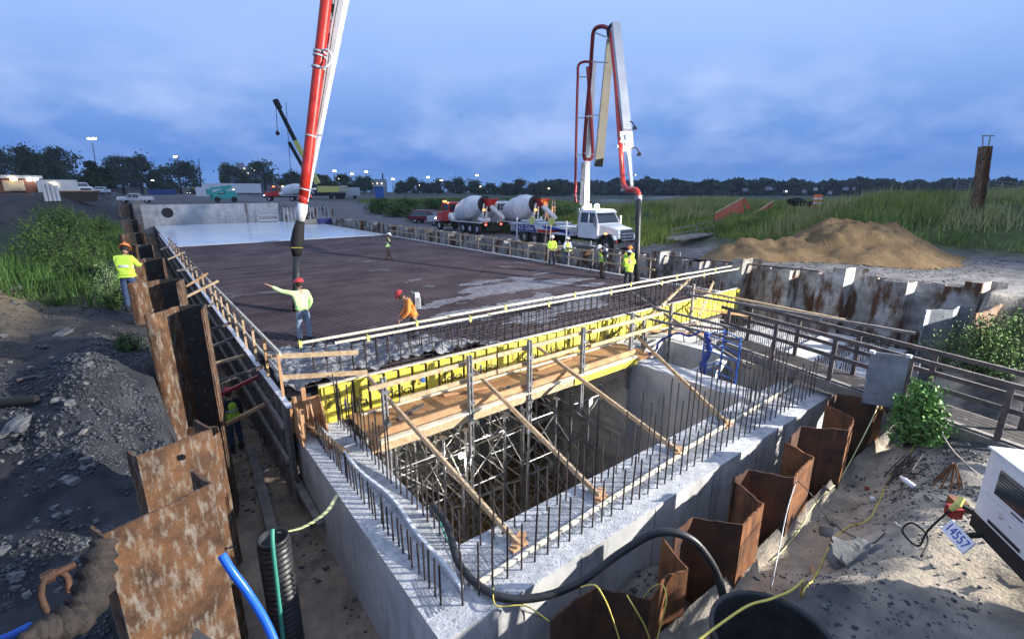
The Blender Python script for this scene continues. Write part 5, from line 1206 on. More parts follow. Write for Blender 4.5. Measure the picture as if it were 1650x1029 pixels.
for a, b, c in (((1010,199,26.7),(1017,196,26.6),(1023,204,26.5)),((1016,240,25.6),(1024,238,25.5),(1030,246,25.4))):
    m = MB(); m.tube(smooth_pts([bp_(*a),bp_(*b),bp_(*c)],4),.03,6); m.lathe(bp_(*c),(0,0,-1),[(0,0),(0,.08),(.14,.13),(.16,0)],10); m.build('camera_arm', K['blackm'], bm)
L_ = L_
m = MB(); m.lathe(bp_(1003,232,26)-Vector((0,0,.1)), (-.6,-.8,0), [(0,0),(0,.22),(.08,.25),(.1,0)], 12); m.build('boom_lamp', K['bulbw'], bm)
p = bp_(1003,236,25.6); plight('boom_light', (p.x-.2,p.y-.4,p.z), 60, (1,.95,.85))
hz = empty('placing_hose', bp_(1029,316,22.4), 0, 'black hose hanging plumb from the folded boom, gripped by a yellow-jacketed worker', 'hose')
q = bp_(1029,316,22.4); e_ = Vector((17.0,13.0,.25))
m = MB(); m.tube([q, q.lerp(e_,.25)+Vector((.02,0,0)), q.lerp(e_,.6), e_], .125, 14); m.build('hose_body', K['black'], hz, smooth=True)
MB().lathe(q+Vector((0,0,.05)), (0,0,-1), [(0,.15),(.3,.16),(.34,.13)], 14).build('hose_collar', K['steelgrey'], hz)

# ------------------------------------------------------------------ near boom with red pipe, rising out of the picture
nb_ = empty('concrete_boom', dp(488,340,19.2), 0, 'white boom with a thick red pipe slanting up out of the picture', 'concrete boom')
def d19(u, v, d=19.2): return dp(u, v, d)
def ext(a, b, t): return a+(b-a)*t
a, b = d19(489,318), d19(526,-4); top = ext(a, b, 1.9)
m = MB(); m.tube([a, a.lerp(b,.15), a.lerp(b,.5), b, top], [.165,.175,.18,.185,.19], 18); m.build('delivery_pipe', K['red'], nb_, smooth=True)
m = MB(); m.tube([d19(489,330), d19(488,322), d19(489,316)], [.12,.16,.17], 16); m.build('pipe_elbow', K['red'], nb_, smooth=True)
w0, w1 = d19(493,325,19.5), d19(544,-4,19.5)
MB().beam(w0, w1, .10, .20, .62, .46, up=Vector((.6,.8,0))).build('boom_section', K['white'], nb_)
MB().beam(w1+(w1-w0)*.0005, ext(w0,w1,1.7), .62,.46,.8,.6, up=Vector((.6,.8,0))).build('boom_section', K['white'], nb_)
dr = (w1-w0).normalized(); sd_ = Vector((.79,-.61,0)); nr = Vector((-.61,-.79,0))
for t, mt, s_ in ((.93,'blackm',.26),(.80,'redd',.22),(.63,'redd',.18),(.47,'blackm',.13)):
    c = w0.lerp(w1, t)+nr*(.118+.135*t)-sd_*(.10*t); MB().box(c, (s_,.02,s_*1.5), R=Matrix((sd_, nr, dr)).transposed()).build('warning_plate', K[mt], nb_)
m = MB(); P = [w0.lerp(w1,t)+nr*(.13+.15*t)+sd_*(.16*t-.02*math.sin(t*9)) for t in (.1,.25,.4,.55,.7,.85,1.0)]; m.tube(smooth_pts(P,4), .014, 6); m.build('hydraulic_line', K['blackm'], nb_)
m = MB(); P = [w0.lerp(w1,t)+nr*(.13+.15*t)-sd_*(.02+.12*t+.03*math.sin(t*14)) for t in (.05,.2,.3,.38,.5,.62,.8,1.0)]; m.tube(smooth_pts(P,4), .016, 6); m.build('hydraulic_line', K['blackm'], nb_)
for t in (.33,.55,.9,.97):
    c = w0.lerp(w1,t)+nr*(.14+.16*t)-sd_*.06; MB().box(c,(.12,.1,.2),R=Matrix((sd_, nr, dr)).transposed()).build('valve_block', K['steelgrey'], nb_)
for v1, v2 in ((82,110),):
    for v in (80,86,104): 
        t = (318-v)/322; c = a.lerp(b,t); MB().lathe(c-dr*.03, dr, [(0,.19),(0,.225),(.06,.225),(.06,.19)], 18).build('pipe_clamp', K['ltgrey'], nb_)
    m = MB(); m.tube(smooth_pts([a.lerp(b,.74)+nr*.15, a.lerp(b,.74)+nr*.25+sd_*.35, a.lerp(b,.70)+nr*.2+sd_*.5, a.lerp(b,.66)+nr*.25+sd_*.35, a.lerp(b,.66)+nr*.15],5), .035, 8); m.build('pipe_bracket', K['white'], nb_, smooth=True)
for v in (214,304):
    t = (318-v)/322; c = a.lerp(b,t); MB().lathe(c-dr*.02, dr, [(0,.17),(0,.2),(.045,.2),(.045,.17)], 18).build('pipe_clamp', K['ltgrey'], nb_)
    MB().beam(c, c+sd_*.4+dr*.02, .05,.05).build('clamp_arm', K['ltgrey'], nb_)
nh = empty('placing_hose', d19(484,330), 0, 'black placing hose with a taped upper sleeve hanging behind the pointing worker', 'hose')
m = MB(); m.tube([d19(488,328), d19(486,340), d19(484,356)], [.17,.19,.14], 16); m.build('white_reducer', K['white'], nh, smooth=True)
m = MB(); m.tube([d19(484,356), d19(481,372), d19(479,388), d19(478,400), d19(478,412)], [.15,.20,.23,.21,.15], 14); m.build('taped_sleeve', K['blackm'], nh, smooth=True)
m = MB(); m.tube([d19(478,408), d19(478,450), d19(478,500,18.4)], .14, 16); m.build('hose_body', K['black'], nh, smooth=True)
MB().tube([d19(478,398)+nr*.22-sd_*.1, d19(478,398)+nr*.24+sd_*.3], .02, 6).build('tie_rope', K['cord'], nh)
# ------------------------------------------------------------------ background: crane, trailers, poles, buildings, trees
cb = gnd(520,321); cd = math.hypot(cb.x,cb.y); h = math.atan2(-cb.x, cb.y)
cr_ = empty('mobile_crane', cb, h, 'yellow and black mobile crane with its boom raised left, behind the slab', 'crane')
s_ = cd/773
def cl(u, v): p = dp(u, v, cd); return p
m = MB(); m.b2(-6,6,-1.3,1.3,.9,1.7); L_(m,'carrier','blackm',cr_)
for x in (-5,-3.4,2.2,3.8,5.2):
    L_(MB().lathe((x,-1.45,.62),(0,1,0),[(0,0),(0,.6),(.4,.62),(.4,0)],14),'wheel','tyre',cr_)
L_(MB().b2(-1.2,4.4,-1.25,1.25,1.8,3.4),'superstructure','yclip',cr_,bevel=.1); L_(MB().b2(-2.8,-1.3,-1.4,-.2,1.8,3.9),'operator_cab','glass',cr_); L_(MB().b2(4.4,6.6,-1.3,1.3,2.0,3.6),'counterweight','tan',cr_,bevel=.1)
MB().beam(cl(512,296), cl(474,226), 1.3,1.3,1.1,1.1).build('boom_base', K['yclip'], cr_); MB().beam(cl(475,228), cl(443,166), .95,.95,.8,.8).build('boom_extension', K['blackm'], cr_)
MB().beam(cl(447,172), cl(440,158), 1.5,1.2).build('boom_head', K['blackm'], cr_); m = MB(); m.tube([cl(441,163),cl(443,210)],.08,4); m.tube([cl(487,270),cl(463,228)],.5,5); m.tube([cl(458,162),cl(466,280)],.07,4); m.build('hoist_rope', K['blackm'], cr_); MB().lathe(cl(443,208),(0,0,-1),[(0,.1),(.5,.5),(1.0,.5),(1.3,.1)],8).build('hook_block', K['blackm'], cr_)
p = gnd(468,324); mixer(p, math.atan2(-p.x,p.y)+PI/2-.2, 'redcab', 'distant mixer truck with red cab left of the red boom pipe')
def boxthing(name, u, v, wpx, hpx, dep, mt, label, cat, roof=None, extra=None, turn=0, hrel=None):
    p = gnd(u, v); d = math.hypot(p.x,p.y); w = wpx*d/800; hh = hpx*d/800; t = empty(name, p, math.atan2(-p.x,p.y)+turn, label, cat)
    L_(MB().b2(-w/2,w/2,0,dep,.0 if not extra=='wheels' else .9,hh),'body',mt,t,bevel=.05)
    if roof: L_(MB().b2(-w/2-.3,w/2+.3,-.3,dep+.3,hh,hh+.3),'roof',roof,t)
    if extra == 'wheels':
        for x in (-w*.35,-w*.25,w*.3): L_(MB().lathe((x,.05,.5),(0,1,0),[(0,0),(0,.5),(.3,.5),(.3,0)],12),'wheel','tyre',t)
    return t, w, hh
boxthing('box_trailer', 559,320.5,40,17,3,'ltgrey','grey ribbed box trailer just right of the crane','trailer',extra='wheels',turn=.15)
t,w,hh = boxthing('box_trailer', 376,313.5,72,15,4,'white','long white trailer left of the big dark tree, small lamp on its side','trailer',extra='wheels'); L_(MB().box((.5,-.05,hh*.45),(.5,.1,.3)),'side_lamp','bulby',t)
t,w,hh = boxthing('container_hut', 96,311,36,15,4,'ltgrey','white cabin with a lit lamp at the dark trees','cabin'); L_(MB().box((-w*.1,-.05,hh*.6),(.5,.1,.4)),'wall_lamp','bulby',t)
boxthing('storage_tank', 329,316,18,12,3,'white','square white tank beside the teal machine','tank')
boxthing('blue_container', 262,314,30,7,3,'navy','low dark blue container behind the broadside pickup','container')
t,w,hh = boxthing('portable_toilet', 612,322,13,20,1.2,'bluep','blue portable toilet with a pale roof','portable toilet',roof='ltgrey')
t,w,hh = boxthing('site_shed', -4,311,74,16,9,'brick','brown shed with a pale sloping roof and lit door at the left edge','shed',roof='ltgrey',turn=.2)
L_(MB().b2(w*.08,w*.32,-.06,-.0,.2,hh*.85),'door','tanwall',t); L_(MB().box((w*.2,-.5,hh*.92),(.5,.15,.15)),'door_lamp','bulby',t)
for x in (.38,.46): L_(MB().box((w*x,-.3,hh*.9),(.3,.2,.2)),'wall_lamp','bulbw',t)
t,w,hh = boxthing('warehouse', 342,309,46,14,12,'brick','low brown brick warehouse with one lit window','building'); L_(MB().box((-w*.38,-.05,hh*.5),(w*.2,.1,hh*.3)),'lit_window','winl',t)
t,w,hh = boxthing('pale_wall', 250,311,130,9,1,'tanwall','long low tan wall behind the parked pickups','wall')
t,w,hh = boxthing('office_building', 392,306,52,38,20,'bld','blue grey stepped office building above the trees with some lit windows','building')
for i in range(9): L_(MB().box((-w*.3+i*w*.08+random.uniform(-.5,.5),-.2,hh*random.uniform(.72,.93)),(w*.035,.2,hh*.05)),'window','winl',t)
for i,x in enumerate((-.35,0,.3)): L_(MB().b2(w*(x-.1),w*(x+.1),3,9,hh,hh*1.12),'roof_block','bld',t)
t,w,hh = boxthing('far_building', 455,306,60,22,20,'bld','flat pale building behind the crane','building')
t,w,hh = boxthing('far_building', 610,306,26,22,15,'bld','small pale building with a chimney among the far trees','building'); L_(MB().b2(w*.25,w*.33,3,4,hh,hh*1.4),'chimney','blackm',t)
for i in range(3): L_(MB().box((-w*.3+i*w*.25,-.2,hh*.7),(w*.08,.2,hh*.12)),'window','winl',t)
t,w,hh = boxthing('church', 897,313,7,8,8,'ltgrey','tiny pale church with a pointed spire among the far trees','church'); L_(MB().add([(-w/4,0,hh),(w/4,0,hh),(w/4,w/2,hh),(-w/4,w/2,hh),(0,w/4,hh*2.3)],[(0,1,4),(1,2,4),(2,3,4),(3,0,4)]),'spire','ltgrey',t)
p = gnd(87,325); m = MB()
for i in range(7):
    q = p+Vector(((i%4)*.3-.5, (i//4)*.3, 0)); m.tube([q, q+Vector((0,0,1.5+.08*(i%3)))], .14, 10)
m.thing('pipe_bundle', K['ltgrey'], 'upright bundle of grey tubes standing at the left edge of the yard', 'tubes')
p = gnd(131,328); t = empty('waste_skip', p, 0, 'dark rusty waste skip in front of the two facing pickups', 'skip')
L_(MB().hexa([(-1.3,-.7,.1),(1.3,-.7,.1),(1.3,.7,.1),(-1.3,.7,.1),(-1.7,-.8,1.2),(1.7,-.8,1.2),(1.7,.8,1.2),(-1.7,.8,1.2)]),'skip_body','rustD',t); L_(MB().b2(-1.72,1.72,-.84,-.80,1.1,1.22),'skip_rim','rustR',t)
# teal machine
p = gnd(362,326); ml = empty('lift_machine', p, math.atan2(-p.x,p.y)+.3, 'teal boom lift parked above the back wall', 'machine')
L_(MB().b2(-2.2,2.2,-1,1,.6,1.5),'chassis','teal',ml,bevel=.1); L_(MB().beam((-1.8,0,1.6),(1.6,0,3.0),.4,.5),'lower_arm','teal',ml); L_(MB().beam((1.6,0,3.1),(-2.2,0,2.6),.35,.4),'upper_arm','teal',ml); L_(MB().box((-2.4,0,2.0),(.8,1.2,1.1)),'basket','teal',ml); L_(MB().b2(.2,1.9,-.8,.8,1.5,2.2),'engine_cover','teal',ml)
for x in (-1.5,1.5): L_(MB().lathe((x,-1.3,.55),(0,1,0),[(0,0),(0,.5),(.35,.55),(.35,0)],14),'wheel','tyre',ml)
# back wall with starter bars
bw = empty('back_wall', (1.9,75.2,0), 0, 'grey concrete wall with a round dark opening at the back of the slab', 'concrete wall')
MB().b2(1.0,16.5,75.05,75.6,-1,2.55).build('wall_body', K['conc'], bw); MB().lathe((3.6,75.0,1.55),(0,1,0),[(0,0),(0,.62),(.04,.62)],24).build('round_opening', K['ink'], bw)
m = MB()
for i in range(62): m.b2(4.4+i*.2,4.45+i*.2,74.6,74.66,0,random.uniform(1.1,1.4))
o = m.build('starter_bars', K['ltgrey'], bw); o['kind'] = 'stuff'
MB().b2(12.3,12.6,74.9,75.04,0,2.5).build('timber_strip', K['woodgrey'], bw)
m = MB(); m.b2(13.5,16.2,74.2,74.3,.2,.35); m.b2(13.5,16.2,74.2,74.3,.9,1.0)
for x in (13.5,16.1): m.b2(x,x+.1,74.2,74.3,0,1.0)
m.thing('saw_horse', K['pvc'], 'small pale frame standing before the back wall', 'frame')
for x0,x1,lb in ((16.6,19.5,'left'),(19.6,23.5,'right')):
    t = empty('concrete_buttress', (x0,73,0), 0, 'dark ribbed wall piece at the far right corner of the slab, %s half' % lb, 'concrete wall')
    MB().b2(x0,x1,73,73.5,-.5,1.9).build('wall_body', K['rustG'], t)
    for i in range(7): MB().b2(x0+i*.5,x0+i*.5+.12,72.9,72.99,0,2.0).build('rib', K['ltgrey'], t)
MB().box((18.3,67,.3),(3.2,1.2,.5),rz=.1).thing('timber_stack', K['tanwall'], 'tan stack of boards on the far corner of the pale slab', 'timber stack')
m = MB(); m.box((20.0,66.2,.35),(1.6,1.2,.7)); m.thing('tool_box', K['navy'], 'dark blue site box on the far corner of the slab', 'box', bevel=.05)
# rail fence on the right edge of the slab
for y0,y1,lb in ((14,21,'near'),(21.5,31,'middle'),(31.5,45,'far')):
    f = empty('guard_rail', (19.65,y0,0), 0, 'pale timber guard rail along the right slab edge, %s stretch' % lb, 'guard rail')
    MB().beam((19.62,y0,1.0),(19.62,y1,1.0),.04,.09).build('upper_rail', K['wood'], f); MB().beam((19.62,y0,.5),(19.62,y1,.5),.04,.09).build('lower_rail', K['wood'], f)
    y = y0+.3
    while y < y1: MB().b2(19.65,19.72,y,y+.05,-.05,1.05).build('post', K['woodgrey'], f); y += 1.9
for k,(y,) in enumerate(((21.3,),(20.9,))):
    MB().beam((18.9,y,0),(19.9,y+.9,2.2),.05,.09).thing('prop_timber', K['wood'], 'pale leaning timber at the rail beside the two standing men, %s one' % ('left','right')[k], 'timber')
# poles
def lamp_pole(u0, v0, u1, v1, label, mt='bulbw', twin=False, group=None, e=1.0, dist=None):
    a = gnd(u0, v0) if dist is None else dp(u0, v0, dist); d = math.hypot(a.x,a.y); b = dp(u1, v1, d); b = Vector((b.x,b.y,b.z)); t = empty('street_lamp', a, 0, label, 'street lamp', group)
    MB().tube([a,b],[d*.0009,d*.0006],6).build('pole', K['galv' if mt != 'x' else 'blackm'], t)
    if mt == 'x': return
    sd = Vector((.79,-.61,0))
    for s in ((-1,1) if twin else (0,)): MB().box(b+sd*s*d*.0035+Vector((0,0,d*.0005)), (d*.004*e,d*.004*e,d*.0022*e), rz=.5).build('lamp_head', K[mt], t)
lamp_pole(160,306,148,224,'tall lamp pole with twin lit heads leaning over the left trees',twin=True)
lamp_pole(288,306,283,253,'shorter lit lamp pole above the broad tree'); lamp_pole(324,308,320,256,'unlit thin pole beside the warehouse','x')
lp = [(590,277,'bulbw'),(567,281,'bulbw'),(547,288,'bulby'),(539,276,'bulbw'),(562,298,'bulby'),(633,289,'bulby'),(663,297,'bulby'),(677,299,'bulby'),(690,286,'bulbw'),(711,291,'bulby'),(773,301,'bulby'),(830,303,'bulby'),(857,303,'bulby'),(884,304,'bulby'),(456,300,'bulby'),(769,283,'bulbw')]
pos_ = ['bright white lamp above the round dark tree right of the crane','white lamp just left of the brightest one','yellow lamp low left of the two white ones','faint high lamp near the crane mast','yellow lamp at the foot of the trees, right of the crane','yellow lamp between the far buildings','warm lamp cluster left above the parked cars','warm lamp above the parked cars','bright lamp over the dark tree at centre left','amber lamp among the trees above the parked cars','yellow lamp right above the red mixer','yellow lamp above the second mixer','yellow lamp beside the folded boom','double yellow lamp near the church','lamp left of the red boom pipe','faint bluish lamp over the centre treetops']
for (u,v,mt),lb in zip(lp,pos_): lamp_pole(u,309,u,v,lb,mt,e=.9)
lamp_pole(244,308,244,292,'bright lamp behind the broadside pickup','bulbw',e=1.3)
# steel H post with frame on the grass bank
hp = gnd(1575,345); d = math.hypot(hp.x,hp.y); tp = dp(1588,236,d)
sp_ = empty('steel_column', hp, 0, 'tall rusty steel column with an open frame on top, on the grassy bank', 'steel column')
ud = (tp-hp); 
MB().beam(hp-Vector((0,0,.5)), tp, .40, .06, up=Vector((.61,.79,0))).build('web', K['rustR'], sp_)
sdv = Vector((.79,-.61,0))
for s in (-1,1): MB().beam(hp-Vector((0,0,.5))+sdv*s*.20, tp+sdv*s*.20, .05, .5, up=Vector((.61,.79,0))).build('flange', K['rustL'], sp_)
m = MB(); q = dp(1590,219,d)
for s in (-1,1): m.beam(tp+sdv*s*.18, q+sdv*s*.22, .05,.05)
m.beam(q-sdv*.3, q+sdv*.45,.06,.06); m.build('top_frame', K['galv'], sp_)
# orange netted ramp
rp = empty('netted_ramp', dp(1180,372,44), 0, 'orange netted ramp with timber rails behind the sand heap', 'ramp')
for (a,b,c,d_,nm) in (((1153,343),(1197,319),(1199,345),(1153,362),'net_panel'),((1196,357),(1246,324),(1243,338),(1206,361),'net_panel')):
    vs = [dp(*q,44 if i in (0,3) else 50) for i,q in enumerate((a,b,c,d_))]; vs2 = [v_+Vector((.03,.05,0)) for v_ in vs]
    MB().add(vs+vs2,[(0,1,2,3),(7,6,5,4),(0,4,5,1),(1,5,6,2),(2,6,7,3),(3,7,4,0)]).build(nm, K['netting'], rp)
    MB().beam(vs[0],vs[1],.08,.1).build('rail', K['wood'], rp)
MB().hexa([dp(1197,319,50),dp(1199,318,50),dp(1211,336,50),dp(1205,342,50),dp(1197,319,50.3),dp(1199,318,50.3),dp(1211,336,50.3),dp(1205,342,50.3)]).build('end_net', K['netting'], rp)
MB().beam(dp(1085,383,38)-Vector((0,0,.1)), dp(1190,366,46)-Vector((0,0,.1)), 1.4,.12).build('gangway_deck', K['woodgrey'], rp)
for u,v0,v1,dd in ((1083,386,368,38),(1122,386,364,40),(1150,386,362,42),(1164,390,358,44),(1178,386,360,45)):
    MB().tube([dp(u,v0,dd),dp(u,v1,dd)],.05 if u != 1164 else .3,6).build('post', K['woodgrey' if u != 1164 else 'blackm'], rp)
for v0,v1 in ((370,352),(378,362)): MB().beam(dp(1080,v0,38),dp(1185,v1-2,46),.05,.06).build('rail', K['woodgrey'], rp)
# orange drum, black pipe bundle, fence
p = dp(1316,333,47); p.z = max(gz(p.x,p.y), dp(1316,334,47).z); td_ = empty('traffic_drum', p, 0, 'orange and white traffic drum on the grassy bank', 'traffic drum')
for i,(z0,z1,mt) in enumerate(((0,.25,'orange'),(.25,.42,'white'),(.42,.62,'orange'),(.62,.76,'white'),(.76,1.0,'orange'))): L_(MB().lathe((0,0,z0),(0,0,1),[(0,.32),(z1-z0,.31 if i<4 else .27)]+([(z1-z0,0)] if i==4 else []),18),'band',mt,td_)
for (u0,u1,v,lb) in ((1268,1310,330,'heap of black hoses beside the traffic drum'),(1348,1378,335,'heap of black pipes on the bank, right of the traffic drum'),(1378,1406,333,'farther heap of black pipes on the bank')):
    m = MB()
    for i in range(9):
        a = dp(random.uniform(u0,u0+12), v+random.uniform(-7,2), 46); b = dp(random.uniform(u1-12,u1), v+random.uniform(-7,2), 46.5); m.tube(smooth_pts([a,(a+b)/2+Vector((0,0,random.uniform(-.1,.35))),b],4),.10,7)
    m.thing('hose_heap', K['blackm'], lb, 'hoses', smooth=True)
fn = empty('wire_fence', gnd(1590,318), 0, 'thin pale wire fence on the bank at the right edge', 'fence')
pp = []
for u,v in ((1590,316),(1612,316),(1636,318),(1664,320),(1560,314),(1540,312)):
    a = dp(u,v,60); b = dp(u+4,v-24,60); MB().tube([a,b],.04,6).build('fence_post', K['galv'], fn)
for k in range(5):
    MB().tube([dp(1540,289+k*5,60),dp(1600,292+k*5,60),dp(1668,297+k*5,60)],.015,4).build('wire', K['galv'], fn)
# parked cars far away
ci = 0; base = None
for u in (640,652,668,686,700,716,732,745,798,845,868,905,925):
    p, hh = face(u, 311.5)
    if base is None: base = pickup(p, hh+1.2, 'ltgrey', 'x', suv=True, group='distant parked cars'); o = base
    else: o = copy_tree(base, p, hh+random.uniform(.6,2.4))
    o['label'] = 'pale car parked in the distant row under the street lamps'; o['group'] = 'distant parked cars'; o.scale = (1.1,1.1,1.1)
def tree(u, vb, vt_, wpx, label, dens=1.0, mt='treeleaf', group=None, con=False):
    p = gnd(u, vb); d = math.hypot(p.x,p.y); hgt = (vb-vt_)*d/800*1.02; r = wpx*d/800/2; t = empty('tree', p-Vector((0,0,.3)), 0, label, 'tree', group)
    m = MB(); m.tube([(0,0,0),(r*.03,0,hgt*.35),(-r*.04,.1,hgt*.75)],[hgt*.035,hgt*.026,hgt*.008],7)
    for i in range(6):
        a = i*1.05+random.random(); m.tube([(0,0,hgt*(.25+.08*i)),(math.cos(a)*r*.55,math.sin(a)*r*.55,hgt*(.45+.08*i))],[hgt*.014,hgt*.004],5)
    L_(m,'trunk','bark',t)
    nc = int(26*dens); P = []
    for i in range(nc):
        z = random.uniform(.16,.98); rr = r*(math.sin(PI*min(1,(z*.86+.12)))**.6 if not con else (1-z)*.9+.12); a = random.uniform(0,2*PI); q = rr*math.sqrt(random.uniform(.1,1))*.82
        c = np.array([math.cos(a)*q, math.sin(a)*q, z*hgt*.93]); s = r*random.uniform(.18,.33); P.append(c+rng.normal(size=(150,3))*np.array([s,s,s*.7])*.62)
    P = np.concatenate(P); P = P[P[:,2] > hgt*.06]; V_, F_ = leaves(P, rng.uniform(.5,1.2,len(P))*d*.0021, asp=.6)
    o = npmesh('crown', V_, F_, K[mt]); o.parent = t; return t
T = [(8,309,262,60,'ragged dark tree at the left edge behind the shed'),(52,309,259,46,'dark pointed tree second from the left edge'),(76,309,264,40,'dark tree third from the left, close to the pointed one'),(110,309,258,56,'wide dark tree behind the left white pickup'),(160,310,272,38,'small tree under the tall twin lamp'),
     (200,310,262,52,'green tree left of the tallest one by the pickup'),(230,310,261,42,'tall dark tree above the broadside pickup'),(256,310,280,30,'low tree between two taller ones'),(292,311,268,56,'broad green tree with the lit pole behind it'),(372,310,270,34,'green tree left of the office building'),(428,310,265,52,'big dark tree left of the crane'),(400,310,276,36,'dark tree in front of the office building'),(476,310,279,44,'low round tree behind the red boom pipe'),
     (520,310,278,38,'round tree right of the red boom pipe'),(553,309,281,34,'lit green tree at the street lamps'),(588,309,283,44,'round dark tree under the brightest street lamp')]
for a in T: tree(*a, con=('pointed' in a[4] and 'second' in a[4]))
for i,(u,vt_,w) in enumerate(((650,288,30),(668,284,34),(690,288,40),(715,287,40),(742,283,46),(765,287,40),(790,292,36),(815,290,36),(838,284,38),(862,290,44),(885,290,40),(905,293,36))):
    tree(u,308.5,vt_,w,'tree of the distant dark row behind the parked cars and street lamps',.6,'treeleaf','distant row of trees')
# far wood to the right, one mass
vs = []; P = []
for u in np.arange(870,1720,1.2):
    d = 520+40*math.sin(u*.01); top = 293+2.0*math.sin(u*.035)+2.5*math.sin(u*.13+1)+random.uniform(-2,2)
    for k in range(14):
        v = random.uniform(top, 313); q = dp(u+random.uniform(-3,3), v, d+random.uniform(-25,25)); P.append(tuple(q))
P = np.array(P); V_, F_ = leaves(P, rng.uniform(2.0,4.2,len(P)), asp=.7); o = npmesh('far_wood', V_, F_, K['fartree'], 'stuff'); tag(o, 'long dark blue wooded shore along the right horizon', 'woods')
k = 0
for u in (1010,1050,1075,1160,1172,1232,1262,1290,1312,1345,1362,1382,1150,1205,1420):
    u += random.uniform(-9,9); v = random.uniform(301,308); p = dp(u, v, 470); w = random.uniform(2.5,6)
    t = empty('house', (p.x,p.y,p.z-2.5), random.uniform(0,1), 'tiny pale house on the distant wooded shore', 'house', 'houses on the far shore')
    L_(MB().b2(-w/2,w/2,-w/3,w/3,0,2.2),'wall','ltgrey' if k % 4 == 0 else 'bld',t); L_(MB().add([(-w/2,-w/3,2.2),(w/2,-w/3,2.2),(w/2,w/3,2.2),(-w/2,w/3,2.2),(-w/2,0,3.3),(w/2,0,3.3)],[(0,1,5,4),(2,3,4,5),(0,4,3),(1,2,5)]),'roof','brick',t)
    if k % 3 == 0: L_(MB().b2(-.6,.6,-w/3-.2,-w/3-.05,.8,1.7),'window','bulbw',t)
    k += 1

# ------------------------------------------------------------------ people
def skin(name, joints, edges, mt, parent, sub=1, cap=None):
    me = bpy.data.meshes.new(name); names = list(joints); ix = {n: i for i, n in enumerate(names)}
    me.from_pydata([joints[n][:3] for n in names], [(ix[a], ix[b]) for a, b in edges], []); o = bpy.data.objects.new('tmp', me); C.objects.link(o)
    s = o.modifiers.new('s','SKIN'); s.use_smooth_shade = True
    for i, n in enumerate(names):
        r = joints[n][3]; me.skin_vertices[0].data[i].radius = r if isinstance(r, tuple) else (r, r)
    me.skin_vertices[0].data[0].use_root = True
    b = o.modifiers.new('b','SUBSURF'); b.levels = sub; b.render_levels = sub
    dg = bpy.context.evaluated_depsgraph_get(); dg.update(); me2 = bpy.data.meshes.new_from_object(o.evaluated_get(dg)); bpy.data.objects.remove(o)
    me2.materials.clear(); me2.materials.append(K[mt]); me2.polygons.foreach_set('use_smooth',[True]*len(me2.polygons))
    r_ = bpy.data.objects.new(name, me2); C.objects.link(r_); r_.parent = parent; return r_
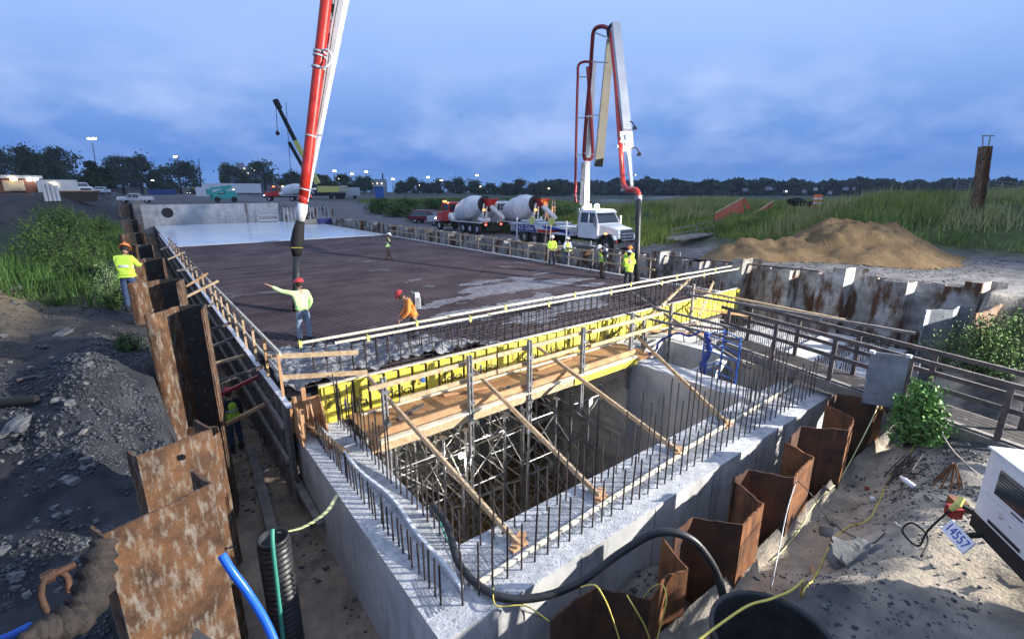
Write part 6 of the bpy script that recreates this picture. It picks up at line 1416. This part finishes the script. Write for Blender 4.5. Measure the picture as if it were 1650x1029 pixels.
def person(loc, rz, label, shirt, pants, hat, pose, vest=False, pack=False, s=1.0):
    t = empty('person', loc, rz, label, 'person', None); t.scale = (s,s,s)
    J = dict(hip=(0,0,.95),waist=(0,0,1.10),chest=(0,.01,1.32),neckb=(0,0,1.46),neck=(0,.02,1.54),head=(0,.04,1.66),
             shl=(-.17,0,1.42),shr=(.17,0,1.42),ell=(-.24,-.02,1.14),elr=(.24,-.02,1.14),wrl=(-.26,.06,.90),wrr=(.26,.06,.90),
             hpl=(-.09,0,.92),hpr=(.09,0,.92),knl=(-.11,.02,.50),knr=(.11,.02,.50),anl=(-.12,-.02,.09),anr=(.12,-.02,.09))
    J.update(pose); V3 = {k: Vector(v) for k, v in J.items() if k != 'point'}
    def R(k, r): return (*V3[k], r)
    def hand(w, e):
        d = (V3[w]-V3[e]).normalized(); return V3[w]+d*.05, d
    bj = dict(hip=R('hip',.11),waist=R('waist',.10),chest=R('chest',.12),neckb=R('neckb',.07),neck=R('neck',.052),
              shl=R('shl',.05),shr=R('shr',.05),ell=R('ell',.036),elr=R('elr',.036),wrl=R('wrl',.026),wrr=R('wrr',.026),hpl=R('hpl',.08),hpr=R('hpr',.08),knl=R('knl',.055),knr=R('knr',.055),anl=R('anl',.035),anr=R('anr',.035))
    ed = [('hip','waist'),('waist','chest'),('chest','neckb'),('neckb','neck'),('chest','shl'),('chest','shr'),('shl','ell'),('shr','elr'),('ell','wrl'),('elr','wrr'),('hip','hpl'),('hip','hpr'),('hpl','knl'),('hpr','knr'),('knl','anl'),('knr','anr')]
    for w, e in (('wrl','ell'),('wrr','elr')):
        hp_, d = hand(w, e); bj['p'+w] = (*hp_, .030); ed.append((w, 'p'+w))
    b = skin('body', bj, ed, 'skin', t)
    # head with face, ears and fingers joined into the body mesh
    m = MB(); hd = V3['head']; up = (V3['head']-V3['neck']).normalized(); f0 = Vector((0,1,0)); 
    if 'look' in J: f0 = Vector(J['look']).normalized()
    f0 = (f0-up*f0.dot(up)).normalized(); sx = f0.cross(up)
    prof = [(-.115,.0),(-.112,.045),(-.085,.060),(-.04,.070),(.01,.078),(.055,.074),(.09,.055),(.112,.02),(.115,0)]; n = 14; vs = []
    for h_, r in prof:
        for k in range(n):
            a = 2*PI*k/n; q = Vector((math.cos(a)*r, math.sin(a)*r*1.18, h_))
            if q.y > 0 and -.03 < h_ < .02 and abs(q.x) < .03: q.y += .016
            vs.append(hd+sx*q.x+f0*q.y+up*q.z)
    m.add(vs, [(i*n+k,i*n+(k+1)%n,(i+1)*n+(k+1)%n,(i+1)*n+k) for i in range(len(prof)-1) for k in range(n)])
    m.beam(hd+f0*.085+up*.02, hd+f0*.108-up*.022, .018,.02,.026,.02, up=f0)
    for s2 in (-1,1): m.lathe(hd+sx*s2*.076-f0*.005, sx*s2, [(0,0),(0,.03),(.012,.026),(.012,0)], 8)
    for w, e in (('wrl','ell'),('wrr','elr')):
        pc, d = hand(w, e); sdd = d.cross(Vector((0,0,1))); sdd = sdd.normalized() if sdd.length > .2 else Vector((1,0,0)); nn_ = d.cross(sdd)
        for i, (o_, l_) in enumerate(((-.028,.062),(-.010,.075),(.010,.070),(.028,.054))):
            q = pc+d*.02+sdd*o_; l2 = l_ if not (J.get('point') == w and i == 0) else .09; cl_ = .35 if not (J.get('point') == w and i == 0) else 0
            m.tube([q, q+d*l2*.55, q+d*l2*.9+nn_*l2*cl_, q+d*l2+nn_*l2*cl_*1.6], [.0095,.009,.008,.006], 6)
        q = pc-sdd*.026-d*.01; m.tube([q, q-sdd*.028+d*.025, q-sdd*.03+d*.055], [.011,.010,.007], 6)
    # join: append to body mesh
    import bmesh
    bmm = bmesh.new(); bmm.from_mesh(b.data); vv_ = [bmm.verts.new(p_) for p_ in m.v]
    for f_ in m.f:
        try: bmm.faces.new([vv_[i] for i in f_]).smooth = True
        except ValueError: pass
    bmm.to_mesh(b.data); bmm.free()
    m = MB()
    for s2 in (-1,1): m.lathe(hd+f0*.081+sx*s2*.03+up*.022, f0, [(0,0),(0,.008),(.006,.006),(.008,0)], 6)
    m.beam(hd+f0*.084-sx*.022-up*.052, hd+f0*.084+sx*.022-up*.052, .006,.008); m.build('face_features', K['hair'], b, local=True)
    m = MB(); m.lathe(hd-f0*.012-up*.02, up, [(-.06,.07),(-.02,.088),(.03,.093),(.06,.09)], 14); m.build('hair', K['hair'], t, local=True, smooth=True)
    # hard hat with brim
    m = MB(); hc = hd+up*.042-f0*.008; n = 18; vs = []
    for h_, r in ((-.004,.122),(.0,.134),(.006,.122),(.012,.117),(.05,.108),(.08,.085),(.098,.05),(.104,.01)):
        for k in range(n):
            a = 2*PI*k/n; e_ = 1.15+(.22*max(0,math.sin(a)) if h_ <= .006 else 0); vs.append(hc+sx*math.cos(a)*r+f0*math.sin(a)*r*e_+up*h_)
    m.add(vs, [(i*n+k,i*n+(k+1)%n,(i+1)*n+(k+1)%n,(i+1)*n+k) for i in range(7) for k in range(n)]+[tuple(7*n+k for k in range(n))]); m.beam(hc+up*.095-f0*.1, hc+up*.112+f0*.06,.03,.02, up=up)
    m.build('hard_hat', K[hat], t, local=True, smooth=True)
    sj = dict(waist=R('waist',(.165,.125)),low=(*(V3['hip']*.75+V3['waist']*.25),(.16,.125)),chest=R('chest',(.165,.135)),neckb=R('neckb',.075),shl=R('shl',.078),shr=R('shr',.078),ell=R('ell',.058),elr=R('elr',.058),
              wl2=(*(V3['ell']*.12+V3['wrl']*.88),.046),wr2=(*(V3['elr']*.12+V3['wrr']*.88),.046))
    so = skin('shirt' if not vest else 'shirt', sj, [('waist','low'),('waist','chest'),('chest','neckb'),('chest','shl'),('chest','shr'),('shl','ell'),('shr','elr'),('ell','wl2'),('elr','wr2')], shirt, t, 2)
    if vest:
        vj = dict(waist=R('waist',(.180,.140)),low=(*(V3['hip']*.6+V3['waist']*.4),(.178,.14)),chest=R('chest',(.182,.150)),neckb=R('neckb',.085)); v_ = skin('safety_vest', vj, [('waist','low'),('waist','chest'),('chest','neckb')], vest, t, 2)
        m = MB(); bdir = (V3['chest']-V3['waist']).normalized()
        m.lathe(V3['waist']+bdir*.06, bdir, [(0,.168),(.0,.172),(.05,.172),(.05,.168)], 18)
        m.build('reflective_band', K['reflect'], v_, local=True)
    pj = dict(hip=R('hip',(.145,.12)),top=(*(V3['hip']*.5+V3['waist']*.5),(.14,.11)),hpl=(*V3['hpl'],.10),hpr=(*V3['hpr'],.10),knl=R('knl',.078),knr=R('knr',.078),al=(*(V3['anl']*.93+V3['knl']*.07),.062),ar=(*(V3['anr']*.93+V3['knr']*.07),.062))
    skin('trousers', pj, [('hip','top'),('hip','hpl'),('hip','hpr'),('hpl','knl'),('hpr','knr'),('knl','al'),('knr','ar')], pants, t, 2)
    for a_ in ('anl','anr'):
        q = V3[a_]; m = MB(); m.tube([q+Vector((0,0,.10)), q+Vector((0,0,-.02)), q+Vector((0,.02,-.05)), q+Vector((0,.12,-.055)), q+Vector((0,.19,-.065))], [.058,.058,.06,.048,.03], 10); m.build('boot', K['blackm'], t, local=True, smooth=True)
    return t
pn = [
 ((3.45,14.3,-.12), .10, 'worker in pale green shirt and faded jeans pointing left with an outstretched arm', 'hiviz2','jeans','hred', dict(look=(-.5,.9,.1),ell=(-.43,.12,1.50),wrl=(-.66,.22,1.66),point='wrl',elr=(.27,.02,1.15),wrr=(.22,.16,.93),knl=(-.13,.03,.50),knr=(.12,.02,.5),anl=(-.16,0,.09)), False, False, 1.07),
 ((5.75,11.85,-.10), 1.25, 'worker in an orange shirt and red helmet bending forward over the wet concrete', 'oshirt','dark','hred', dict(waist=(0,.03,1.10),chest=(0,.11,1.31),neckb=(0,.19,1.43),neck=(0,.25,1.48),head=(0,.34,1.55),shl=(-.17,.14,1.39),shr=(.17,.14,1.39),ell=(-.22,.18,1.12),elr=(.22,.2,1.12),wrl=(-.14,.36,.92),wrr=(.14,.38,.90),look=(0,.6,-.8),anl=(-.14,.18,.09),knl=(-.12,.16,.5)), False, True, 1.0),
 ((12.35,28.6,-.1), -2.0, 'worker in brown trousers and vest walking alone in the middle of the steel mat', 'brown','brown','hwh', dict(elr=(.22,.15,1.18),wrr=(.05,.3,1.12),ell=(-.22,.15,1.18),wrl=(-.05,.3,1.10),chest=(0,.07,1.32),head=(0,.12,1.64),neck=(0,.07,1.53),anl=(-.12,.25,.09),anr=(.12,-.22,.09)), 'hiviz2', False, 1.0),
 ((19.0,20.7,-.1), 2.5, 'left one of two men standing by the rail, in a plain yellow jacket', 'hiviz','dark','hwh', dict(elr=(.25,.05,1.16),wrr=(.12,.2,1.05),ell=(-.25,.05,1.16),wrl=(-.12,.2,1.05)), False, False, 1.02),
 ((19.75,20.2,-.1), 2.7, 'right one of two men standing by the rail, yellow vest over grey shirt and jeans', 'reflect','djeans','hwh', dict(elr=(.25,.05,1.16),wrr=(.14,.2,1.02)), 'hiviz', False, .97),
 ((18.0,15.9,-.1), 1.2, 'worker in a yellow-green vest seen from behind, left of the hanging hose', 'dark','brown','hwh', dict(chest=(0,.10,1.30),head=(0,.20,1.60),neck=(0,.13,1.50),neckb=(0,.10,1.44)), 'hiviz', True, 1.0),
 ((18.4,14.6,-.1), 2.2, 'orange-helmeted worker in a yellow vest half hidden behind the hanging hose', 'hiviz','djeans','hor', {}, 'hiviz', False, 1.0),
 ((16.35,12.95,-.1), -.72, 'worker in bright yellow jacket and white helmet gripping the hanging hose', 'hiviz','dark','hwh', dict(elr=(.26,.22,1.25),wrr=(.08,.44,1.30),ell=(-.22,.25,1.15),wrl=(-.03,.47,1.12),chest=(0,.08,1.32),neckb=(0,.1,1.46),neck=(0,.14,1.53),head=(0,.18,1.65),shl=(-.17,.08,1.42),shr=(.17,.08,1.42),anl=(-.13,-.15,.09),anr=(.12,.12,.09)), False, False, 1.04),
 ((-.36,16.6,None), -.35, 'orange-helmeted worker in yellow vest and blue jeans at the left rusty piles', 'hiviz','djeans','hor', dict(chest=(0,.07,1.32),neck=(0,.12,1.52),head=(0,.2,1.62),neckb=(0,.08,1.45),elr=(.24,.15,1.2),wrr=(.2,.38,1.2),ell=(-.22,.2,1.18),wrl=(-.1,.42,1.2),look=(0,.8,-.5)), 'hiviz', False, 1.06),
 ((1.28,13.9,-2.62), .3, 'red-helmeted worker in the left trench, almost hidden by a rusty pile', 'dark','djeans','hred', dict(look=(.5,.8,-.2)), 'hiviz', False, 1.0)]
for loc, rz, lb, sh, pa, ha, po, ve, pk, s in pn:
    if loc[2] is None: loc = (loc[0], loc[1], gz(loc[0],loc[1])-.02)
    person(loc, rz, lb, sh, pa, ha, po, ve, pk, s)
def pack(loc, rz, label):
    t = empty('vibrator_pack', loc, rz, label, 'vibrator')
    L_(MB().box((0,-.14,0),(.3,.16,.34)),'engine','steelgrey',t,bevel=.03); L_(MB().lathe((0,-.24,.02),(0,-1,0),[(0,0),(0,.12),(.06,.12),(.08,.08),(.08,0)],14),'flywheel_cover','blackm',t); L_(MB().box((0,-.14,.22),(.2,.12,.1)),'fuel_tank','plate',t)
    m = MB()
    for s in (-1,1): m.tube([(s*.15,-.06,-.22),(s*.15,-.06,.28),(s*.1,.0,.3)],.014,6)
    L_(m,'frame','galv',t); L_(MB().tube(smooth_pts([(.1,-.3,-.05),(.35,-.2,-.3),(.4,.3,-.6),(.3,.6,-1.0)],5),.02,7),'flexible_shaft','blackm',t); return t
pack((5.75-.02,11.85+.02,1.22), 1.25, 'backpack concrete vibrator with a round motor on the back of the worker in orange')
pack((18.0,15.9,1.2), 1.2, 'backpack concrete vibrator on the worker left of the hanging hose')
# vertical bars of the two timbers crossing in front of the slab corner
# air: thin haze box round the whole site
hb = MB().b2(-2600,2600,-2600,2600,-12,75).build('haze', bpy.data.materials.new('haze_air')); hb['kind'] = 'stuff'; tag(hb, 'thin bluish evening haze over the whole site', 'haze')
hm = hb.data.materials[0]; hm.use_nodes = True; n_ = hm.node_tree.nodes; n_.remove(n_['Principled BSDF']); pv = n_.new('ShaderNodeVolumePrincipled'); pv.inputs['Density'].default_value = .00018; pv.inputs['Color'].default_value = (.75,.85,1,1); pv.inputs['Anisotropy'].default_value = .2
hm.node_tree.links.new(pv.outputs[0], n_['Material Output'].inputs['Volume'])
HAZE = hb
